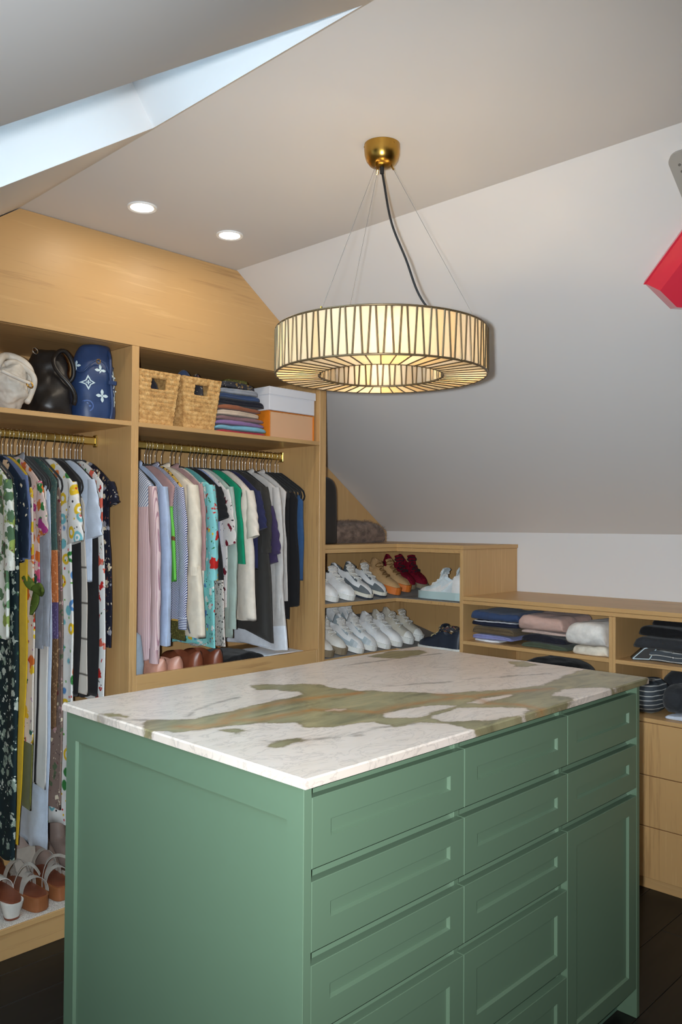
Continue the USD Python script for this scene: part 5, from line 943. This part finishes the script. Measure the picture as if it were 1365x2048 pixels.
# small black things with white piping
pc = thing('piped_case', 'black case with white piping lying on the right shelf', 'case', (3.062, 1.352, Z3_), -58)
Q = Polygon([(-.045, 0), (.012, 0), (.042, .048), (-.004, .038)]).buffer(.006); m1 = trimesh.creation.extrude_polygon(Q, .034, engine='earcut'); m1.vertices = m1.vertices[:, [0, 2, 1]] + [0, 0, .0066]; obj('case_body', fixn(m1), 'leather_black', pc, smooth=40)
obj('piping', tube([(x, -.0008, z+.0066) for x, z in np.array(Q.buffer(-.005).exterior.coords)[::2]], .0019, 6, True), 'motif_white', pc)
pb = thing('small_pouch', 'small black pouch behind the piped case', 'case', (3.112, 1.292, Z3_), -70)
m1 = bx(-.040, .040, -.018, .018, .0005, .050, .008); obj('pouch_body', m1, 'leather_black', pb, smooth=30); obj('stud', cat([trimesh.creation.icosphere(1, .0024).apply_translation(p) for p in ((-.028, -.0185, .040), (-.028, -.0185, .012), (.026, -.0185, .040))]), 'steel', pb)
obj('emblem', prism(Polygon([(-.010, 0), (0, .010), (.010, 0), (0, .003)]), 'y', -.0195, -.0178).apply_translation((0, 0, .024)), 'steel', pb)
rd = thing('round_compact', 'round black disc with a silver rim and star emblem', 'case', (3.082, 1.228, Z3_), -84)
cy_ = lambda r, y0, y1: fixn(trimesh.Trimesh((lambda m: m.vertices[:, [0, 2, 1]])(q := trimesh.creation.cylinder(r, y1-y0, sections=40).apply_translation((0, 0, (y0+y1)/2))), q.faces)).apply_translation((0, 0, .0296))
obj('case_body', cy_(.027, -.010, .012), 'leather_black', rd, smooth=40); tr = trimesh.creation.torus(.027, .0024, 40, 8); tr.vertices = tr.vertices[:, [0, 2, 1]] + [0, -.010, .0296]; obj('rim', fixn(tr), 'steel', rd, smooth=True)
obj('emblem', cat([prism(petal4(.012), 'y', -.0118, -.0098).apply_translation((x, 0, .0296)) for x in (-.009, .012)]), 'steel', rd)
# lower shelf: rolled knits
pile([('folded_shirt', 'pale ice blue folded shirt under the rolled knits', 'ice_blue', .20, .24, .014, 1, dict(dy=-.13))], 3.150, 1.300, Z4_)
def roll(label, m, x, y, z, r3, seed, amp=.008):
    g = thing('rolled_jumper', label, 'folded clothing', (x, y, z)); s = trimesh.creation.icosphere(4, 1); v = s.vertices; s.vertices = np.sign(v)*np.abs(v)**.8; s.vertices *= r3; bump_mesh(s, amp, 24, seed, 3); s.vertices[:, 2] = np.maximum(s.vertices[:, 2], -.9*r3[2]); s.vertices[:, 2] -= s.vertices[:, 2].min() - .0004; obj('cloth', s, m, g, smooth=True)
roll('grey knit with pale stripes bunched up on the lower shelf', 'grey_stripe', 3.135, 1.372, Z4_, (.10, .062, .066), 4)
roll('dark charcoal jumper rolled up beside the striped knit', 'charcoal_knit', 3.135, 1.2475, Z4_+.019, (.10, .050, .052), 5)
roll('dark grey knit bunched up behind the rolled jumper', 'charcoal_knit', 3.330, 1.300, Z4_, (.075, .09, .075), 6)
roll('black jumper on the dim lower shelf behind the island', 'black_knit', 3.20, 1.80, Z4_, (.12, .16, .078), 7)
# blanket and bag above the corner cabinet
fb, hh = folded('fur_throw', 'brown mottled furry throw folded above the corner cabinet', 'blanket', 'fur_brown' if cloth('fur_brown', lin(124, 104, 92), var=.4, knit=420) else '', (2.965, 2.84, ZU+.0004), .37, .20, .088, 1, 0, 5, .06, amp=.006, dome=.18)
v = np.array(UsdGeom.Mesh.Get(stage, str(fb.GetPath()) + '/cloth').GetPointsAttr().Get()); r = np.random.default_rng(8)
f = np.array(UsdGeom.Mesh.Get(stage, str(fb.GetPath()) + '/cloth').GetFaceVertexIndicesAttr().Get()).reshape(-1, 3); ar = np.linalg.norm(np.cross(v[f[:, 1]]-v[f[:, 0]], v[f[:, 2]]-v[f[:, 0]]), axis=1)
pick = r.choice(len(f), 9000, p=ar/ar.sum()); w_ = r.dirichlet((1, 1, 1), 9000); P0 = (v[f[pick]]*w_[:, :, None]).sum(1); N0 = np.cross(v[f[pick, 1]]-v[f[pick, 0]], v[f[pick, 2]]-v[f[pick, 0]]); N0 /= np.linalg.norm(N0, axis=1)[:, None] + 1e-12
D = N0 + r.normal(0, .55, N0.shape) + [0, 0, -.25]; P1 = P0 + D*.004; P2 = P1 + (D + r.normal(0, .5, D.shape))*.004; P2[:, 2] = np.maximum(P2[:, 2], .001); P1[:, 2] = np.maximum(P1[:, 2], .001)
bc = UsdGeom.BasisCurves.Define(stage, str(fb.GetPath()) + '/fur'); bc.CreateTypeAttr('linear'); bc.CreateCurveVertexCountsAttr(Vt.IntArray([3]*9000)); bc.CreatePointsAttr(Vt.Vec3fArray.FromNumpy(np.stack([P0, P1, P2], 1).reshape(-1, 3).astype(np.float32))); bc.CreateWidthsAttr(Vt.FloatArray([.0007])); bc.SetWidthsInterpolation('constant')
UsdShade.MaterialBindingAPI.Apply(bc.GetPrim()).Bind(MT['fur_brown']); tag(bc.GetPrim(), kind='stuff')
gb = thing('zipped_bag', 'tall black zipped bag standing beside the furry throw', 'bag', (2.665, 2.772, ZU+.0004))
rows = [(.0005, 0, 0, .088, .10, 5), (.004, 0, 0, .092, .105, 5), (.10, 0, 0, .092, .105, 5), (.24, 0, 0, .090, .102, 5), (.29, 0, 0, .082, .090, 4), (.31, 0, 0, .060, .060, 3)]
obj('bag_body', fixn(grid(loft(PchipInterpolator(np.linspace(0, 1, 6), np.array(rows))(np.linspace(0, 1, 30))), close_v=True, cap=True)), 'leather_black', gb, smooth=40)
obj('zip', tube([(.094, -.02, z_) for z_ in np.linspace(.03, .27, 20)], .0022, 6), 'steel', gb); obj('zip_pull', bx(.0955, .099, -.024, -.016, .125, .155, .0008), 'steel', gb)
# floor of the right bay: black cloth and a white folded cloth
folded('folded_jumper', 'black cloth lying on the floor of the right bay', 'folded clothing', 'black_knit', (2.105, 2.66, zf), .21, .19, .030, 1, 0, 44, .1, amp=.006)
folded('folded_shirt', 'white folded cloth at the right end of the bay floor', 'folded clothing', 'white_cotton', (2.338, 2.66, zf), .225, .20, .016, 2, 0, 45, .05, amp=.003)
dj = thing('rolled_denim', 'pale blue rolled denim standing by the middle wardrobe panel', 'folded clothing', (1.618, 2.585, zf))
m1 = fixn(grid(loft(np.array([(.0006, 0, 0, .026, .036, 2.2), (.05, .001, 0, .028, .040, 2.2), (.11, -.001, .004, .026, .038, 2.2), (.15, .002, .01, .022, .03, 2.2), (.16, .003, .012, .012, .02, 2)])), close_v=True, cap=True)); bump_mesh(m1, .003, 40, 3, 3, .002); obj('cloth', m1, 'denim_pale', dj, smooth=True)
# red scoop and grey perforated plate fixed to the right slope, cut off by the picture's edge
EX_, EY_, EZ_ = np.array([1, 0, -KR])/math.hypot(1, KR), np.array([0, 1.0, 0]), np.array([-KR, 0, -1.0])/math.hypot(KR, 1)
def on_slope(m, x, y):
    v = m.vertices; o = np.array([x, y, ZC - KR*(x-XR)]); m.vertices = o + v[:, :1]*EX_ + v[:, 1:2]*EY_ + v[:, 2:3]*EZ_; return fixn(m)
plain('red_gloss', lin(228, 56, 78), .25, coat_weight=.5); plain('grey_plate', lin(168, 164, 158), .5); plain('hole_dark', lin(110, 106, 100), .8)
sc_ = thing('wall_scoop', 'glossy red tapered scoop cut off at the right edge of the photo', 'scoop', (0, 0, 0))
B = np.array([(-.02, -.160), (.155, .030), (.270, -.010), (.300, -.10), (.24, -.22), (.08, -.26)])
def ring(k, h): c_2 = B.mean(0); return np.hstack([(B-c_2)*k + c_2, np.full((6, 1), h)])
obj('shell', on_slope(trimesh.convex.convex_hull(np.vstack([ring(1, .003), ring(1, .012), ring(.62, .055)])), 2.245, 1.020), 'red_gloss', sc_)
obj('bright_edge', on_slope(trimesh.convex.convex_hull(np.vstack([np.array([(-.02, -.160, z_) for z_ in (.012, .019)]), np.array([(.155, .030, z_) for z_ in (.012, .019)]), np.array([(-.012, -.168, .017), (.160, .018, .017)])])), 2.245, 1.020), 'red_gloss', sc_)
gp = thing('vent_plate', 'grey rounded perforated plate at the right edge above the scoop', 'vent', (0, 0, 0))
rr_ = sbox(-.085, -.10, .085, .03).buffer(.03, 8)
obj('plate', on_slope(trimesh.creation.extrude_polygon(rr_, .008, engine='earcut').apply_translation((0, 0, .001)), 2.160, .800), 'grey_plate', gp)
obj('hole', on_slope(cat([trimesh.creation.cylinder(.0035, .002, sections=10).apply_translation((x, y, .0095)) for x in np.linspace(-.08, .08, 9) for y in np.linspace(-.09, .035, 6)]), 2.160, .800), 'hole_dark', gp, kind='stuff')
